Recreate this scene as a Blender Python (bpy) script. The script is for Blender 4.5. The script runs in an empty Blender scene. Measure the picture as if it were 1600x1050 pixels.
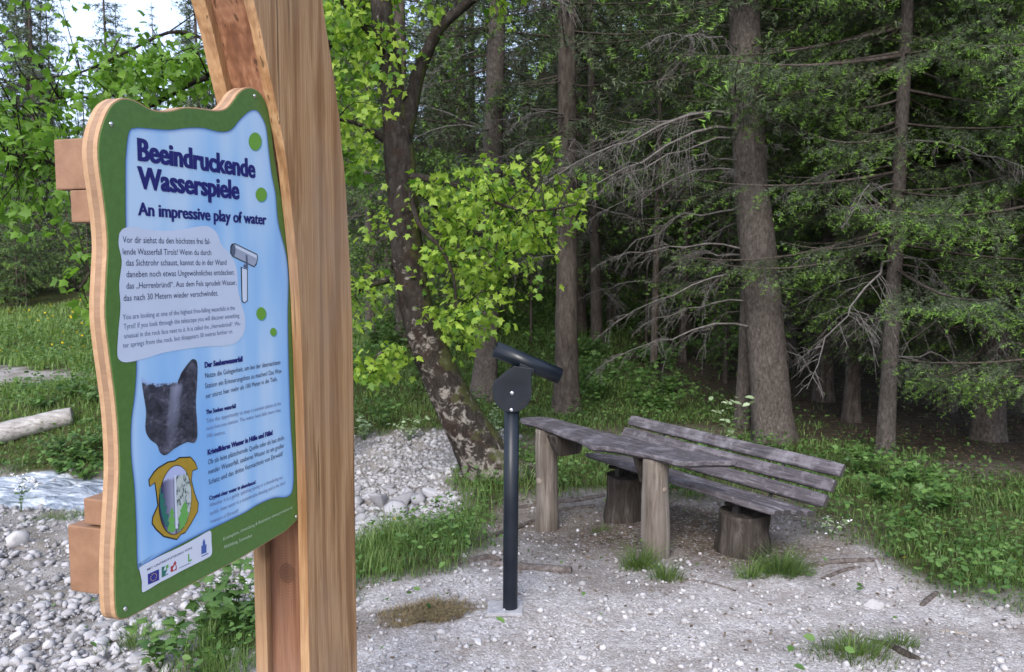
import bpy, bmesh, math, random
import numpy as np
from mathutils import Vector, Matrix
R = math.radians
rng = np.random.default_rng(7)
random.seed(7)
scene = bpy.context.scene
C = scene.collection

# ------------------------------------------------------------------ camera, sky, sun, exposure
CAM_H, F, W_PX, H_PX, HOR = 1.95, 1250.0, 1600.0, 1050.0, 426.0
PITCH = math.atan((H_PX / 2 - HOR) / F)
cam_d = bpy.data.cameras.new('camera'); cam = bpy.data.objects.new('camera', cam_d); C.objects.link(cam)
cam.location = (0, 0, CAM_H); cam.rotation_euler = (math.pi / 2 - PITCH, 0, 0)
cam_d.sensor_width = 36.0; cam_d.lens = 36.0 * F / W_PX
cam_d.clip_start = 0.05; cam_d.clip_end = 2000
cam_d.dof.use_dof = True; cam_d.dof.focus_distance = 2.5; cam_d.dof.aperture_fstop = 9.0
scene.camera = cam

SUN_EL, SUN_AZ = 37.0, 194.0           # azimuth clockwise from +Y: soft light from behind the camera
world = bpy.data.worlds.new('World'); scene.world = world; world.use_nodes = True
wn = world.node_tree; wn.nodes.clear()
sky = wn.nodes.new('ShaderNodeTexSky'); sky.sky_type = 'NISHITA'; sky.sun_disc = False
sky.sun_elevation = R(SUN_EL); sky.sun_rotation = R(SUN_AZ)
sky.dust_density = 3.0; sky.air_density = 1.0; sky.ozone_density = 1.6
bg = wn.nodes.new('ShaderNodeBackground'); bg.inputs['Strength'].default_value = 0.15
wo = wn.nodes.new('ShaderNodeOutputWorld')
veil = wn.nodes.new('ShaderNodeMix'); veil.data_type = 'RGBA'; veil.inputs[0].default_value = 0.55   # thin bright overcast over the whole sky
veil.inputs[7].default_value = (3.7, 4.25, 5.65, 1)
wn.links.new(sky.outputs[0], veil.inputs[6]); wn.links.new(veil.outputs[2], bg.inputs[0]); wn.links.new(bg.outputs[0], wo.inputs[0])
sun_d = bpy.data.lights.new('sun', 'SUN'); sun = bpy.data.objects.new('sun', sun_d); C.objects.link(sun)
sun_d.energy = 1.5; sun_d.angle = R(25); sun_d.color = (1.0, 0.97, 0.94)
_a, _e = R(SUN_AZ), R(SUN_EL)
sdir = Vector((math.sin(_a) * math.cos(_e), math.cos(_a) * math.cos(_e), math.sin(_e)))
sun.rotation_euler = sdir.to_track_quat('Z', 'Y').to_euler()
scene.view_settings.view_transform = 'Standard'; scene.view_settings.look = 'None'
scene.view_settings.gamma = 1.0; scene.view_settings.exposure = 1.3
scene.view_settings.use_curve_mapping = False
scene.render.engine = 'CYCLES'
cy = scene.cycles
cy.max_bounces = 7; cy.diffuse_bounces = 4; cy.glossy_bounces = 2; cy.transmission_bounces = 4
cy.transparent_max_bounces = 4; cy.caustics_reflective = False; cy.caustics_refractive = False
cy.use_denoising = True
try:
    cy.denoiser = 'OPENIMAGEDENOISE'
    cy.denoising_input_passes = 'RGB_ALBEDO_NORMAL'
    cy.denoising_prefilter = 'ACCURATE'
except Exception:
    pass

# ------------------------------------------------------------------ pixels, ground height
def ray(px, py):
    cx, cz = (px - W_PX / 2) / F, -(py - H_PX / 2) / F
    c, s = math.cos(PITCH), math.sin(PITCH)
    return np.array([cx, c + cz * s, -s + cz * c])
def at(px, py, Y):                       # the point on that line of sight at ground distance Y
    r = ray(px, py); return np.array([0, 0, CAM_H]) + r * (Y / r[1])

CP = np.array([(-1,0,0),(0,2,0),(2,2,0),(4,2,.05),(0,4.4,0),(2,4.4,0),(1,5.4,-.02),(.28,6.5,-.19),(.94,6.4,-.07),(1.65,5.4,0),
 (3,5.5,.03),(5,5,.1),(4,8,.03),(3,9.2,0),(5.6,9.3,-.02),(2,8,0),(.5,8.2,-.08),(-.25,8,-.05),(0,7,-.2),(-.5,6,-.06),(-1.2,5.2,-.05),
 (-1.7,4.5,-.12),(-1.1,7.6,-.36),(-1,9.5,-.35),(-2,6,-.33),(-3,5,-.33),(-4,4.5,-.35),(-3,8,-.4),(-5,6.5,-.38),(-6,8,-.42),(-8,7,-.4),
 (-5.3,9.4,-.72),(-8,9.8,-.72),(-3.8,9.2,-.68),(-2.8,10,-.5),(-5.6,10.7,-.25),(-5,12.3,.12),(-7,12.5,.15),(-4,12,0),(-7.5,15,-.02),
 (-9,16,0),(-1.5,11.6,-.05),(-1.5,12.5,.15),(-2,14,.35),(-.4,12.3,0),(.76,11.2,0),(1.5,10,0),(2,13,.1),(1.5,16,.4),(5,13,.1),(7,10,0),
 (0,18,.7),(-8,20,.35),(-10,28,.95),(-14,30,1.0),(-3,20,.8),(5,20,.7),(0,28,2),(8,28,1.8),(12,15,.3),(-16,12,-.2),(-15,4,-.3),(-8,0,-.2),
 (8,0,.2),(12,5,.3),(-2,1,-.1)], float)
def _rbf_fit():
    P = CP[:, :2]; d = np.linalg.norm(P[:, None] - P[None], axis=2)
    n = len(P); A = np.zeros((n + 1, n + 1)); A[:n, :n] = -np.sqrt(d * d + .16); A[:n, n] = 1; A[n, :n] = 1
    b = np.zeros(n + 1); b[:n] = CP[:, 2]
    return np.linalg.solve(A, b)
RW = _rbf_fit()
def hash3(ix, iy, iz):
    h = (ix.astype(np.int64) * 374761393 + iy.astype(np.int64) * 668265263 + iz.astype(np.int64) * 2147483647) & 0xffffffff
    h = ((h ^ (h >> 13)) * 1274126177) & 0xffffffff
    return ((h ^ (h >> 16)) & 0xffff) / 65535.0
def vnoise(p):                           # value noise in -1..1 for an (N,3) array
    p = np.asarray(p, float); i = np.floor(p).astype(np.int64); f = p - i; f = f * f * (3 - 2 * f)
    o = 0
    for dx in (0, 1):
        for dy in (0, 1):
            for dz in (0, 1):
                w = (f[:, 0] if dx else 1 - f[:, 0]) * (f[:, 1] if dy else 1 - f[:, 1]) * (f[:, 2] if dz else 1 - f[:, 2])
                o = o + w * hash3(i[:, 0] + dx, i[:, 1] + dy, i[:, 2] + dz)
    return o * 2 - 1
def n2(x, y, s, seed=0):
    return vnoise(np.stack([x * s, y * s, np.full_like(x, seed * 7.3)], 1))
def gz(x, y):
    x = np.atleast_1d(np.asarray(x, float)); y = np.atleast_1d(np.asarray(y, float))
    out = np.empty(len(x))
    for a in range(0, len(x), 60000):
        X, Y = x[a:a + 60000], y[a:a + 60000]
        cx, cy_ = np.clip(X, -17, 13), np.clip(Y, -3, 30)
        d2 = (cx[:, None] - CP[None, :, 0]) ** 2 + (cy_[:, None] - CP[None, :, 1]) ** 2
        z = -np.sqrt(d2 + .16) @ RW[:-1] + RW[-1]
        far = np.maximum(0, Y - 26); side = np.clip((X / np.maximum(Y, 26) * 26 + 16) / 26, 0.3, 1)
        z = z + 0.20 * side * far + 0.0006 * far ** 2 * side + 0.12 * np.maximum(0, X - 12)
        z = z + .025 * n2(X, Y, 1.3, 1) + .012 * n2(X, Y, 4.1, 2) + np.clip((Y - 9) / 20, 0, 1) * .18 * n2(X, Y, .5, 3)
        out[a:a + 60000] = z
    return out
def g1(x, y): return float(gz([x], [y])[0])
def ground_at(px, py):
    r = ray(px, py); Y = 3.0
    while Y < 80:
        p = at(px, py, Y)
        if p[2] <= g1(p[0], p[1]): break
        Y += .04
    return at(px, py, Y)

def in_poly(x, y, poly):
    inside = np.zeros(len(x), bool); P = np.asarray(poly, float)
    for (x0, y0), (x1, y1) in zip(P, np.roll(P, -1, 0)):
        c = ((y0 > y) != (y1 > y)) & (x < (x1 - x0) * (y - y0) / ((y1 - y0) or 1e-9) + x0)
        inside ^= c
    return inside
def poly_d(x, y, poly):                  # signed distance, positive inside
    P = np.asarray(poly, float); d = np.full(len(x), 1e9)
    for (x0, y0), (x1, y1) in zip(P, np.roll(P, -1, 0)):
        ex, ey = x1 - x0, y1 - y0
        t = np.clip(((x - x0) * ex + (y - y0) * ey) / (ex * ex + ey * ey), 0, 1)
        d = np.minimum(d, np.hypot(x - x0 - t * ex, y - y0 - t * ey))
    return np.where(in_poly(x, y, poly), d, -d)
PATH = [(-1.35,3.0),(-1.25,4.3),(-.95,4.95),(-.5,5.25),(-.15,5.9),(-.05,6.6),(.2,7.2),(.8,7.5),(1.5,7.1),(2.1,6.5),(2.35,6.0),
        (2.5,5.6),(2.62,5.25),(2.62,4.85),(2.85,4.4),(3.3,3.6),(3.7,2),(3.7,-3),(-1.9,-3),(-1.6,2)]
BED = [(-1.9,3.0),(-1.75,4.3),(-1.35,5.3),(-.9,6.1),(-.55,7.1),(-.5,8.2),(-.3,9.2),(.1,10.0),(-.4,10.5),(-1.3,10.9),(-2.6,10.9),(-3.6,10.0),
       (-4.4,9.75),(-6,9.95),(-9,10.25),(-13,10.7),(-13,7.5),(-9,3),(-3,2.5)]
GBANK = [(-10.5,16.2),(-7.2,15.6),(-6.1,15.9),(-5.8,14.6),(-7,14.2),(-8.6,14.0),(-10.5,14.3)]
def masks(x, y):
    n = .20 * n2(x, y, 1.9, 4) + .12 * n2(x, y, 5, 5) + .06 * n2(x, y, 13, 6)
    sm = lambda d, w: np.clip(d / w + .5, 0, 1)
    path = sm(poly_d(x, y, PATH) + n * 1.15, .30)
    bed = np.maximum(sm(poly_d(x, y, BED) + n, .25), sm(poly_d(x, y, GBANK) + n * 1.6, .3))
    e = lambda cx, cy_, rx, ry: np.clip(1.35 - np.hypot((x - cx) / rx, (y - cy_) / ry) + n, 0, 1)
    dirt = np.maximum.reduce([e(1.15, 6.1, 1.5, 1.15), e(1.6, 5.5, .9, .6), e(1.2, 9.6, 1.5, .5), .8 * e(.5, 6.8, .9, .6), .7 * e(4.9, 7.6, 1.0, .5),
                              .9 * e(-1.0, 4.35, .35, .2), .55 * e(-.1, 5.3, .6, .3), .6 * e(2.1, 5.2, .5, .3), .5 * e(.7, 4.9, .5, .25), .5 * e(1.9, 4.1, .7, .25)])
    forest = np.clip((np.hypot((x - 9), (y - 14) * .8) * -1 + 7.4) / 1.5 + n * 2, 0, 1)
    forest = np.maximum(forest, np.clip((y - 24) / 6, 0, 1) * (x > -6))
    return path, bed, dirt, forest

# ------------------------------------------------------------------ mesh helpers
def finish(name, me, mat, parent=None, smooth=True):
    if mat is not None:
        for m in (mat if isinstance(mat, (list, tuple)) else [mat]): me.materials.append(m)
    if smooth and len(me.polygons):
        me.polygons.foreach_set('use_smooth', np.ones(len(me.polygons), bool))
    me.update()
    o = bpy.data.objects.new(name, me); C.objects.link(o)
    if parent is not None: o.parent = parent
    return o
def mesh_np(name, V, Fc, attrs=None, matidx=None):
    me = bpy.data.meshes.new(name); V = np.asarray(V, np.float32); Fc = np.asarray(Fc, np.int32)
    k = Fc.shape[1]
    me.vertices.add(len(V)); me.vertices.foreach_set('co', V.ravel())
    me.loops.add(Fc.size); me.loops.foreach_set('vertex_index', Fc.ravel())
    me.polygons.add(len(Fc)); me.polygons.foreach_set('loop_start', np.arange(len(Fc), dtype=np.int32) * k)
    if matidx is not None: me.polygons.foreach_set('material_index', np.asarray(matidx, np.int32))
    for n, a in (attrs or {}).items():
        at_ = me.attributes.new(n, 'FLOAT', 'POINT'); at_.data.foreach_set('value', np.asarray(a, np.float32))
    me.update(calc_edges=True); me.validate()
    return me
def mesh_py(name, V, Fc):
    me = bpy.data.meshes.new(name); me.from_pydata([tuple(map(float, v)) for v in V], [], [tuple(f) for f in Fc]); me.update(); return me
def empty(name, loc=(0, 0, 0), label=None, cat=None, group=None):
    o = bpy.data.objects.new(name, None); C.objects.link(o); o.location = tuple(map(float, loc)); o.empty_display_size = .2
    if label: tag(o, label, cat, group)
    return o
def tag(o, label=None, cat=None, group=None, kind=None):
    if label: o['label'] = label
    if cat: o['category'] = cat
    if group: o['group'] = group
    if kind: o['kind'] = kind
    return o
def copy_tree(o, parent=None):
    c = o.copy(); C.objects.link(c); c.parent = parent
    for ch in list(o.children): copy_tree(ch, c)
    return c
def frame(d):
    d = d / (np.linalg.norm(d) + 1e-12); a = np.array([0, 0, 1.]) if abs(d[2]) < .9 else np.array([1., 0, 0])
    s = np.cross(d, a); s /= np.linalg.norm(s); return d, s, np.cross(s, d)
def smooth_path(pts, n):
    pts = np.asarray(pts, float); k = len(pts)
    if k < 3: return np.array([pts[0] + (pts[-1] - pts[0]) * t for t in np.linspace(0, 1, n)])
    out = []
    for t in np.linspace(0, k - 1, n):
        i = min(int(t), k - 2); u = t - i
        p0, p1, p2, p3 = pts[max(i - 1, 0)], pts[i], pts[i + 1], pts[min(i + 2, k - 1)]
        out.append(.5 * ((2 * p1) + (-p0 + p2) * u + (2 * p0 - 5 * p1 + 4 * p2 - p3) * u * u + (-p0 + 3 * p1 - 3 * p2 + p3) * u ** 3))
    return np.array(out)
def tube_arrays(pts, rad, sides=8, noise=0, nscale=6, seed=0, cap=True):
    pts = np.asarray(pts, float); n = len(pts); rad = np.broadcast_to(np.asarray(rad, float), (n,))
    tang = np.gradient(pts, axis=0); d, s, u = frame(tang[0]); V = []
    ang = np.linspace(0, 2 * math.pi, sides, endpoint=False)
    for i in range(n):
        t = tang[i] / (np.linalg.norm(tang[i]) + 1e-12); s = s - t * np.dot(s, t); s /= np.linalg.norm(s); u = np.cross(t, s)
        V.append(pts[i] + (np.cos(ang)[:, None] * s + np.sin(ang)[:, None] * u) * rad[i])
    V = np.concatenate(V)
    if noise:
        c = np.repeat(pts, sides, 0); dirn = V - c; k = vnoise(V * nscale + seed * 11.7) * .6 + vnoise(V * nscale * 2.7 + seed * 5.1) * .4
        V = c + dirn * (1 + noise * k)[:, None]
    i = np.arange(n - 1)[:, None] * sides; j = np.arange(sides)[None]; j2 = (j + 1) % sides
    Q = np.stack([i + j, i + j2, i + sides + j2, i + sides + j], 2).reshape(-1, 4)
    return V, Q
def tube(name, pts, rad, mat, parent=None, sides=8, noise=0, nscale=6, seed=0, smooth=True):
    V, Q = tube_arrays(pts, rad, sides, noise, nscale, seed); n = len(V)
    faces = [tuple(q) for q in Q] + [tuple(range(sides - 1, -1, -1)), tuple(range(n - sides, n))]
    o = finish(name, mesh_py(name, V, faces), mat, parent, smooth)
    if smooth: o.data.polygons[len(faces) - 1].use_smooth = False; o.data.polygons[len(faces) - 2].use_smooth = False
    return o
def merge(parts):                        # list of (V, F) with equal face size
    Vs, Fs, o = [], [], 0
    for V, Fc in parts: Vs.append(V); Fs.append(np.asarray(Fc) + o); o += len(V)
    return np.concatenate(Vs), np.concatenate(Fs)
def prism(name, outline, y0, y1, mat, parent=None, bevel=0, to=None):
    """outline: list of (a,b); extruded along local y from y0 to y1, a->x, b->z"""
    bm = bmesh.new(); f = [bm.verts.new((a, y0, b)) for a, b in outline]; g = [bm.verts.new((a, y1, b)) for a, b in outline]
    n = len(f); bm.faces.new(f); bm.faces.new(g[::-1])
    for i in range(n): bm.faces.new((f[i], f[(i + 1) % n], g[(i + 1) % n], g[i]))
    bmesh.ops.recalc_face_normals(bm, faces=bm.faces)
    if bevel:
        ed = [e for e in bm.edges if len(e.link_faces) == 2 and e.calc_face_angle(0) > .6]
        bmesh.ops.bevel(bm, geom=ed, offset=bevel, segments=2, affect='EDGES', profile=.6)
    me = bpy.data.meshes.new(name); bm.to_mesh(me); bm.free()
    return finish(name, me, mat, parent, False)
def box(name, c, dims, mat, parent=None, bevel=.004, rot=None):
    bm = bmesh.new(); bmesh.ops.create_cube(bm, size=1)
    bmesh.ops.scale(bm, vec=dims, verts=bm.verts)
    if bevel: bmesh.ops.bevel(bm, geom=list(bm.edges), offset=bevel, segments=2, affect='EDGES', profile=.6)
    M = Matrix.Translation(tuple(map(float, c)))
    if rot is not None: M = M @ rot.to_4x4()
    bmesh.ops.transform(bm, matrix=M, verts=bm.verts)
    me = bpy.data.meshes.new(name); bm.to_mesh(me); bm.free()
    return finish(name, me, mat, parent, False)
def plank(name, p0, p1, wdir, w, t, mat, parent=None, seed=0, seg=24, bev=.006, rough=.003, taper=None):
    """board from p0 to p1 (centre line), wdir = width direction; rounded, worn edges"""
    p0, p1, wdir = map(lambda a: np.asarray(a, float), (p0, p1, wdir)); d = p1 - p0; L = np.linalg.norm(d); d /= L
    wdir = wdir - d * np.dot(wdir, d); wdir /= np.linalg.norm(wdir); tdir = np.cross(d, wdir)
    a, b, c = w / 2, t / 2, bev
    prof = [(-a + c, -b), (-a * .33, -b), (a * .33, -b), (a - c, -b), (a, -b + c), (a, b - c), (a - c, b), (a * .33, b), (-a * .33, b), (-a + c, b), (-a, b - c), (-a, -b + c)]
    k = len(prof); V = []
    for i in range(seg + 1):
        s = i / seg; q = p0 + d * L * s; sc = 1 if taper is None else taper(s)
        end = .8 if i in (0, seg) else 1
        for (x, y) in prof: V.append(q + wdir * (x - (0 if end == 1 else np.sign(x) * c * .6)) * sc + tdir * (y - (0 if end == 1 else np.sign(y) * c * .6)))
    V = np.array(V); nn = vnoise(V * np.array([3, 3, 3]) + seed * 3.7) * rough + vnoise(V * 14 + seed) * rough * .5
    V = V + nn[:, None] * (tdir + wdir)[None] * .8
    faces = [tuple(range(k - 1, -1, -1)), tuple(range(seg * k, seg * k + k))]
    for i in range(seg):
        for j in range(k):
            j2 = (j + 1) % k; faces.append((i * k + j, i * k + j2, (i + 1) * k + j2, (i + 1) * k + j))
    o = finish(name, mesh_py(name, V, faces), [mat, M['dark_end']], parent, False)
    o.data.polygons[0].material_index = 1; o.data.polygons[1].material_index = 1
    return o

# ------------------------------------------------------------------ materials
def new_mat(name):
    m = bpy.data.materials.new(name); m.use_nodes = True; nt = m.node_tree; nt.nodes.clear()
    out = nt.nodes.new('ShaderNodeOutputMaterial'); b = nt.nodes.new('ShaderNodeBsdfPrincipled')
    nt.links.new(b.outputs[0], out.inputs[0]); return m, nt, b, out
def nd(nt, t, **kw):
    n = nt.nodes.new(t)
    for k, v in kw.items():
        if k in n.inputs.keys(): n.inputs[k].default_value = v
        else: setattr(n, k, v)
    return n
def lk(nt, a, b): nt.links.new(a, b)
def coords(nt, scale=(1, 1, 1), kind='Object', rot=(0, 0, 0)):
    tc = nd(nt, 'ShaderNodeTexCoord'); mp = nd(nt, 'ShaderNodeMapping'); mp.inputs['Scale'].default_value = scale; mp.inputs['Rotation'].default_value = rot
    lk(nt, tc.outputs[kind], mp.inputs['Vector']); return mp.outputs[0]
def noise(nt, vec, scale, detail=5, rough=.55, dist=0):
    n = nd(nt, 'ShaderNodeTexNoise'); n.inputs['Scale'].default_value = scale; n.inputs['Detail'].default_value = detail
    n.inputs['Roughness'].default_value = rough; n.inputs['Distortion'].default_value = dist
    if vec is not None: lk(nt, vec, n.inputs['Vector'])
    return n.outputs['Fac']
def ramp(nt, fac, stops):
    r = nd(nt, 'ShaderNodeValToRGB'); el = r.color_ramp.elements
    while len(el) < len(stops): el.new(.5)
    for e, (p, c) in zip(el, stops): e.position = p; e.color = (*c, 1) if len(c) == 3 else c
    lk(nt, fac, r.inputs[0]); return r.outputs[0]
def mix(nt, f, a, b, mode='MIX'):
    m = nd(nt, 'ShaderNodeMix', data_type='RGBA', blend_type=mode)
    for k, v in ((0, f), (6, a), (7, b)):
        if hasattr(v, 'is_output'): lk(nt, v, m.inputs[k])
        else: m.inputs[k].default_value = v if k == 0 else ((*v, 1) if len(v) == 3 else v)
    return m.outputs[2]
def mth(nt, op, a, b=0.0, clamp=False):
    m = nd(nt, 'ShaderNodeMath', operation=op, use_clamp=clamp)
    for i, v in enumerate((a, b)):
        if hasattr(v, 'is_output'): lk(nt, v, m.inputs[i])
        else: m.inputs[i].default_value = v
    return m.outputs[0]
def attr(nt, name): 
    a = nd(nt, 'ShaderNodeAttribute'); a.attribute_name = name; return a.outputs['Fac']
def bump(nt, b, h, strength=.4, dist=.01):
    n = nd(nt, 'ShaderNodeBump'); n.inputs['Strength'].default_value = strength; n.inputs['Distance'].default_value = dist
    lk(nt, h, n.inputs['Height']); lk(nt, n.outputs[0], b.inputs['Normal'])
def objrand(nt): return nd(nt, 'ShaderNodeObjectInfo').outputs['Random']
def grey(v): return (v, v, v)

def wood_mat(name, dark, mid, light, axis=2, rough=.6, ring=1.0, knot=None):
    m, nt, b, _ = new_mat(name)
    sc = [9, 9, 9]; sc[axis] = .45
    v = coords(nt, tuple(sc)); g = noise(nt, v, 2.2 * ring, 7, .62, .35)
    sc2 = [60, 60, 60]; sc2[axis] = 1.6
    v2 = coords(nt, tuple(sc2)); f = noise(nt, v2, 3, 4, .6)
    blot = noise(nt, coords(nt), 3.2, 4, .6)
    c = ramp(nt, g, [(.30, tuple(x * .82 for x in dark)), (.42, dark), (.5, mid), (.56, light), (.60, mid), (.74, tuple(x * 1.08 for x in light))])
    if ring != 1.0: c = ramp(nt, g, [(.30, tuple((a + b) / 2 for a, b in zip(dark, mid))), (.5, mid), (.7, tuple((a + b) / 2 for a, b in zip(light, mid)))])
    wv = nd(nt, 'ShaderNodeTexWave', wave_type='BANDS', bands_direction='X'); sw = [1, 1, 1]; sw[axis] = .04
    lk(nt, coords(nt, tuple(sw)), wv.inputs['Vector']); wv.inputs['Scale'].default_value = 26; wv.inputs['Distortion'].default_value = 5.0; wv.inputs['Detail'].default_value = 3; wv.inputs['Detail Scale'].default_value = 1.2
    c = mix(nt, mth(nt, 'MULTIPLY', wv.outputs['Fac'], .28 if ring == 1.0 else .10), c, mix(nt, 1.0, c, (.60, .50, .42), 'MULTIPLY'))
    gw = noise(nt, coords(nt, (1.5, 1.5, .8)), 1.6, 4, .6)
    c = mix(nt, ramp(nt, gw, [(.46, grey(0)), (.68, grey(.55 if ring == 1.0 else .2))]), c, tuple(.55 * x + .45 * sum(mid) / 3 * .95 for x in mid))
    c = mix(nt, mth(nt, 'MULTIPLY', f, .55), c, mix(nt, 1.0, c, (.62, .5, .42), 'MULTIPLY'))
    c = mix(nt, mth(nt, 'MULTIPLY', ramp(nt, blot, [(.5, grey(0)), (.75, grey(1))]), .35), c, mix(nt, 1.0, c, (.72, .68, .66), 'MULTIPLY'))
    vo = nd(nt, 'ShaderNodeTexVoronoi'); vo.inputs['Scale'].default_value = 1.0
    kn = [3.2, 3.2, 3.2]; kn[axis] = 1.3; lk(nt, coords(nt, tuple(kn)), vo.inputs['Vector'])
    kf = mth(nt, 'MULTIPLY', 1.0 if ring == 1.0 else 0.0, 1.0) if ring != 1.0 else ramp(nt, vo.outputs['Distance'], [(.05, grey(1)), (.10, grey(0))])
    c = mix(nt, mth(nt, 'MULTIPLY', kf, .75), c, tuple(x * .35 for x in dark))
    ck = [75, 75, 75]; ck[axis] = .9
    cr = noise(nt, coords(nt, tuple(ck)), 1.0, 3, .5, .2); cm = noise(nt, coords(nt), 2.0, 3, .5)
    crk = mth(nt, 'MULTIPLY', 1.0 if ring == 1.0 else 0.0, 1.0) if ring != 1.0 else mth(nt, 'MULTIPLY', ramp(nt, cr, [(.64, grey(0)), (.68, grey(1))]), ramp(nt, cm, [(.45, grey(0)), (.55, grey(1))]))
    c = mix(nt, mth(nt, 'MULTIPLY', crk, .8), c, tuple(x * .28 for x in dark))
    if knot is not None:                                # one big knot with rings round it
        tc = nd(nt, 'ShaderNodeTexCoord'); vs = nd(nt, 'ShaderNodeVectorMath', operation='SUBTRACT'); vs.inputs[1].default_value = knot; lk(nt, tc.outputs['Object'], vs.inputs[0])
        vm = nd(nt, 'ShaderNodeVectorMath', operation='MULTIPLY'); vm.inputs[1].default_value = (0, 1.15, 1); lk(nt, vs.outputs[0], vm.inputs[0])
        vl = nd(nt, 'ShaderNodeVectorMath', operation='LENGTH'); lk(nt, vm.outputs[0], vl.inputs[0])
        rr_ = mth(nt, 'ADD', vl.outputs['Value'], mth(nt, 'MULTIPLY', mth(nt, 'SUBTRACT', noise(nt, coords(nt), 14, 4, .6), .5), .016))
        rings = mth(nt, 'ADD', mth(nt, 'MULTIPLY', mth(nt, 'SINE', mth(nt, 'MULTIPLY', rr_, 620)), .5), .5)
        c = mix(nt, mth(nt, 'MULTIPLY', mth(nt, 'MULTIPLY', rings, ramp(nt, rr_, [(.03, grey(1)), (.11, grey(0))])), .45), c, tuple(x * .55 for x in dark))
        c = mix(nt, ramp(nt, rr_, [(.022, grey(.55)), (.030, grey(.35)), (.033, grey(.9)), (.037, grey(0))]), c, tuple(x * .45 for x in dark))
    lk(nt, c, b.inputs['Base Color']); b.inputs['Roughness'].default_value = rough
    b.inputs['Specular IOR Level'].default_value = .3
    bump(nt, b, mth(nt, 'ADD', g, mth(nt, 'MULTIPLY', f, .6)), .25, .004); return m
M = {}
M['larch'] = wood_mat('larch', (.29, .155, .068), (.405, .235, .112), (.50, .315, .165))
M['larch_red'] = wood_mat('larch_red', (.19, .085, .045), (.28, .135, .074), (.35, .185, .108))
M['larch_beam'] = wood_mat('larch_beam', (.17, .092, .056), (.26, .148, .092), (.33, .20, .128), axis=0, ring=.8)
M['larch_ply'] = wood_mat('larch_ply', (.30, .18, .10), (.42, .27, .16), (.52, .36, .23), axis=0, ring=1.5)
M['larch_ply_dark'] = wood_mat('larch_ply_dark', (.19, .12, .075), (.29, .185, .12), (.38, .255, .17), axis=1, ring=2.0)
def grey_wood(name, vec_rot=0.0, tint=(1, 1, 1), lich=.35):
    m, nt, b, _ = new_mat(name)
    v = coords(nt, (18, 1.1, 18), rot=(0, 0, vec_rot)); g = noise(nt, v, 3.0, 7, .65, .5)
    f = noise(nt, coords(nt, (90, 3, 90), rot=(0, 0, vec_rot)), 3.0, 4, .6)
    blot = noise(nt, coords(nt), 5.5, 6, .65); fine = noise(nt, coords(nt), 26, 4, .6)
    c = ramp(nt, g, [(.3, (.045, .04, .042)), (.5, (.12, .11, .115)), (.7, (.235, .22, .225))])
    c = mix(nt, ramp(nt, f, [(.42, grey(.65)), (.6, grey(0))]), c, (.03, .027, .028))
    c = mix(nt, ramp(nt, blot, [(.5, grey(0)), (.68, grey(.55))]), c, (.31, .30, .31))
    c = mix(nt, ramp(nt, fine, [(.6, grey(0)), (.72, grey(lich))]), c, (.37, .38, .36))
    c = mix(nt, 1.0, c, (.80, .765, .82), 'MULTIPLY')
    lk(nt, c, b.inputs['Base Color']); b.inputs['Roughness'].default_value = .72; b.inputs['Specular IOR Level'].default_value = .35
    bump(nt, b, mth(nt, 'ADD', g, f), .55, .006); return m
BENCH_ROT = math.atan2(.565, .826)
M['greywood'] = grey_wood('greywood', -math.atan2(.565, -.826) * -1)
M['logwood'] = None
def bark(name, dark, mid, light, sc=(10, 10, 3.2), bumpd=.02, lichen=None, moss=None, scale=2.2):
    m, nt, b, _ = new_mat(name)
    v = coords(nt, sc); n1 = noise(nt, v, scale, 8, .68, .6); n2_ = noise(nt, coords(nt, sc), scale * 4, 5, .65)
    big = noise(nt, coords(nt), 1.7, 5, .6)
    h = mth(nt, 'ADD', n1, mth(nt, 'MULTIPLY', n2_, .5))
    c = ramp(nt, n1, [(.3, dark), (.5, mid), (.7, light)])
    c = mix(nt, mth(nt, 'MULTIPLY', n2_, .7), c, mix(nt, 1.0, c, grey(.45), 'MULTIPLY'))
    c = mix(nt, ramp(nt, big, [(.4, grey(0)), (.65, grey(.5))]), c, mix(nt, 1.0, c, grey(1.45), 'MULTIPLY'))
    if lichen:
        lz = attr(nt, 'low'); sp = noise(nt, coords(nt), 10, 8, .66, 1.0); sp2 = noise(nt, coords(nt), 2.4, 3, .5)
        k = mth(nt, 'ADD', mth(nt, 'ADD', sp, mth(nt, 'MULTIPLY', sp2, .35)), mth(nt, 'MULTIPLY', lz, .20))
        c = mix(nt, ramp(nt, k, [(.82, grey(0)), (.90, grey(.85))]), c, lichen)
        sp3 = noise(nt, coords(nt), 5.1, 7, .62, .5); 
        c = mix(nt, mth(nt, 'MULTIPLY', ramp(nt, sp3, [(.54, grey(0)), (.6, grey(1))]), .9), c, (.03, .02, .016))
        h = mth(nt, 'ADD', h, mth(nt, 'MULTIPLY', sp3, .8))
    if moss:
        ge = nd(nt, 'ShaderNodeNewGeometry'); sx = nd(nt, 'ShaderNodeSeparateXYZ'); lk(nt, ge.outputs['Normal'], sx.inputs[0])
        mm = noise(nt, coords(nt), 5, 5, .6); lz = attr(nt, 'low')
        k = mth(nt, 'ADD', mth(nt, 'MULTIPLY', sx.outputs[0], .30), mth(nt, 'ADD', mm, mth(nt, 'MULTIPLY', lz, .08)))
        c = mix(nt, ramp(nt, k, [(.70, grey(0)), (.8, grey(.85))]), c, moss)
    lk(nt, c, b.inputs['Base Color']); b.inputs['Roughness'].default_value = .92; b.inputs['Specular IOR Level'].default_value = .12
    bump(nt, b, h, .9, bumpd); return m
M['spruce_bark'] = bark('spruce_bark', (.05, .041, .036), (.115, .098, .087), (.205, .182, .165), (13, 13, 5.5), .035, scale=3.2)
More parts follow.
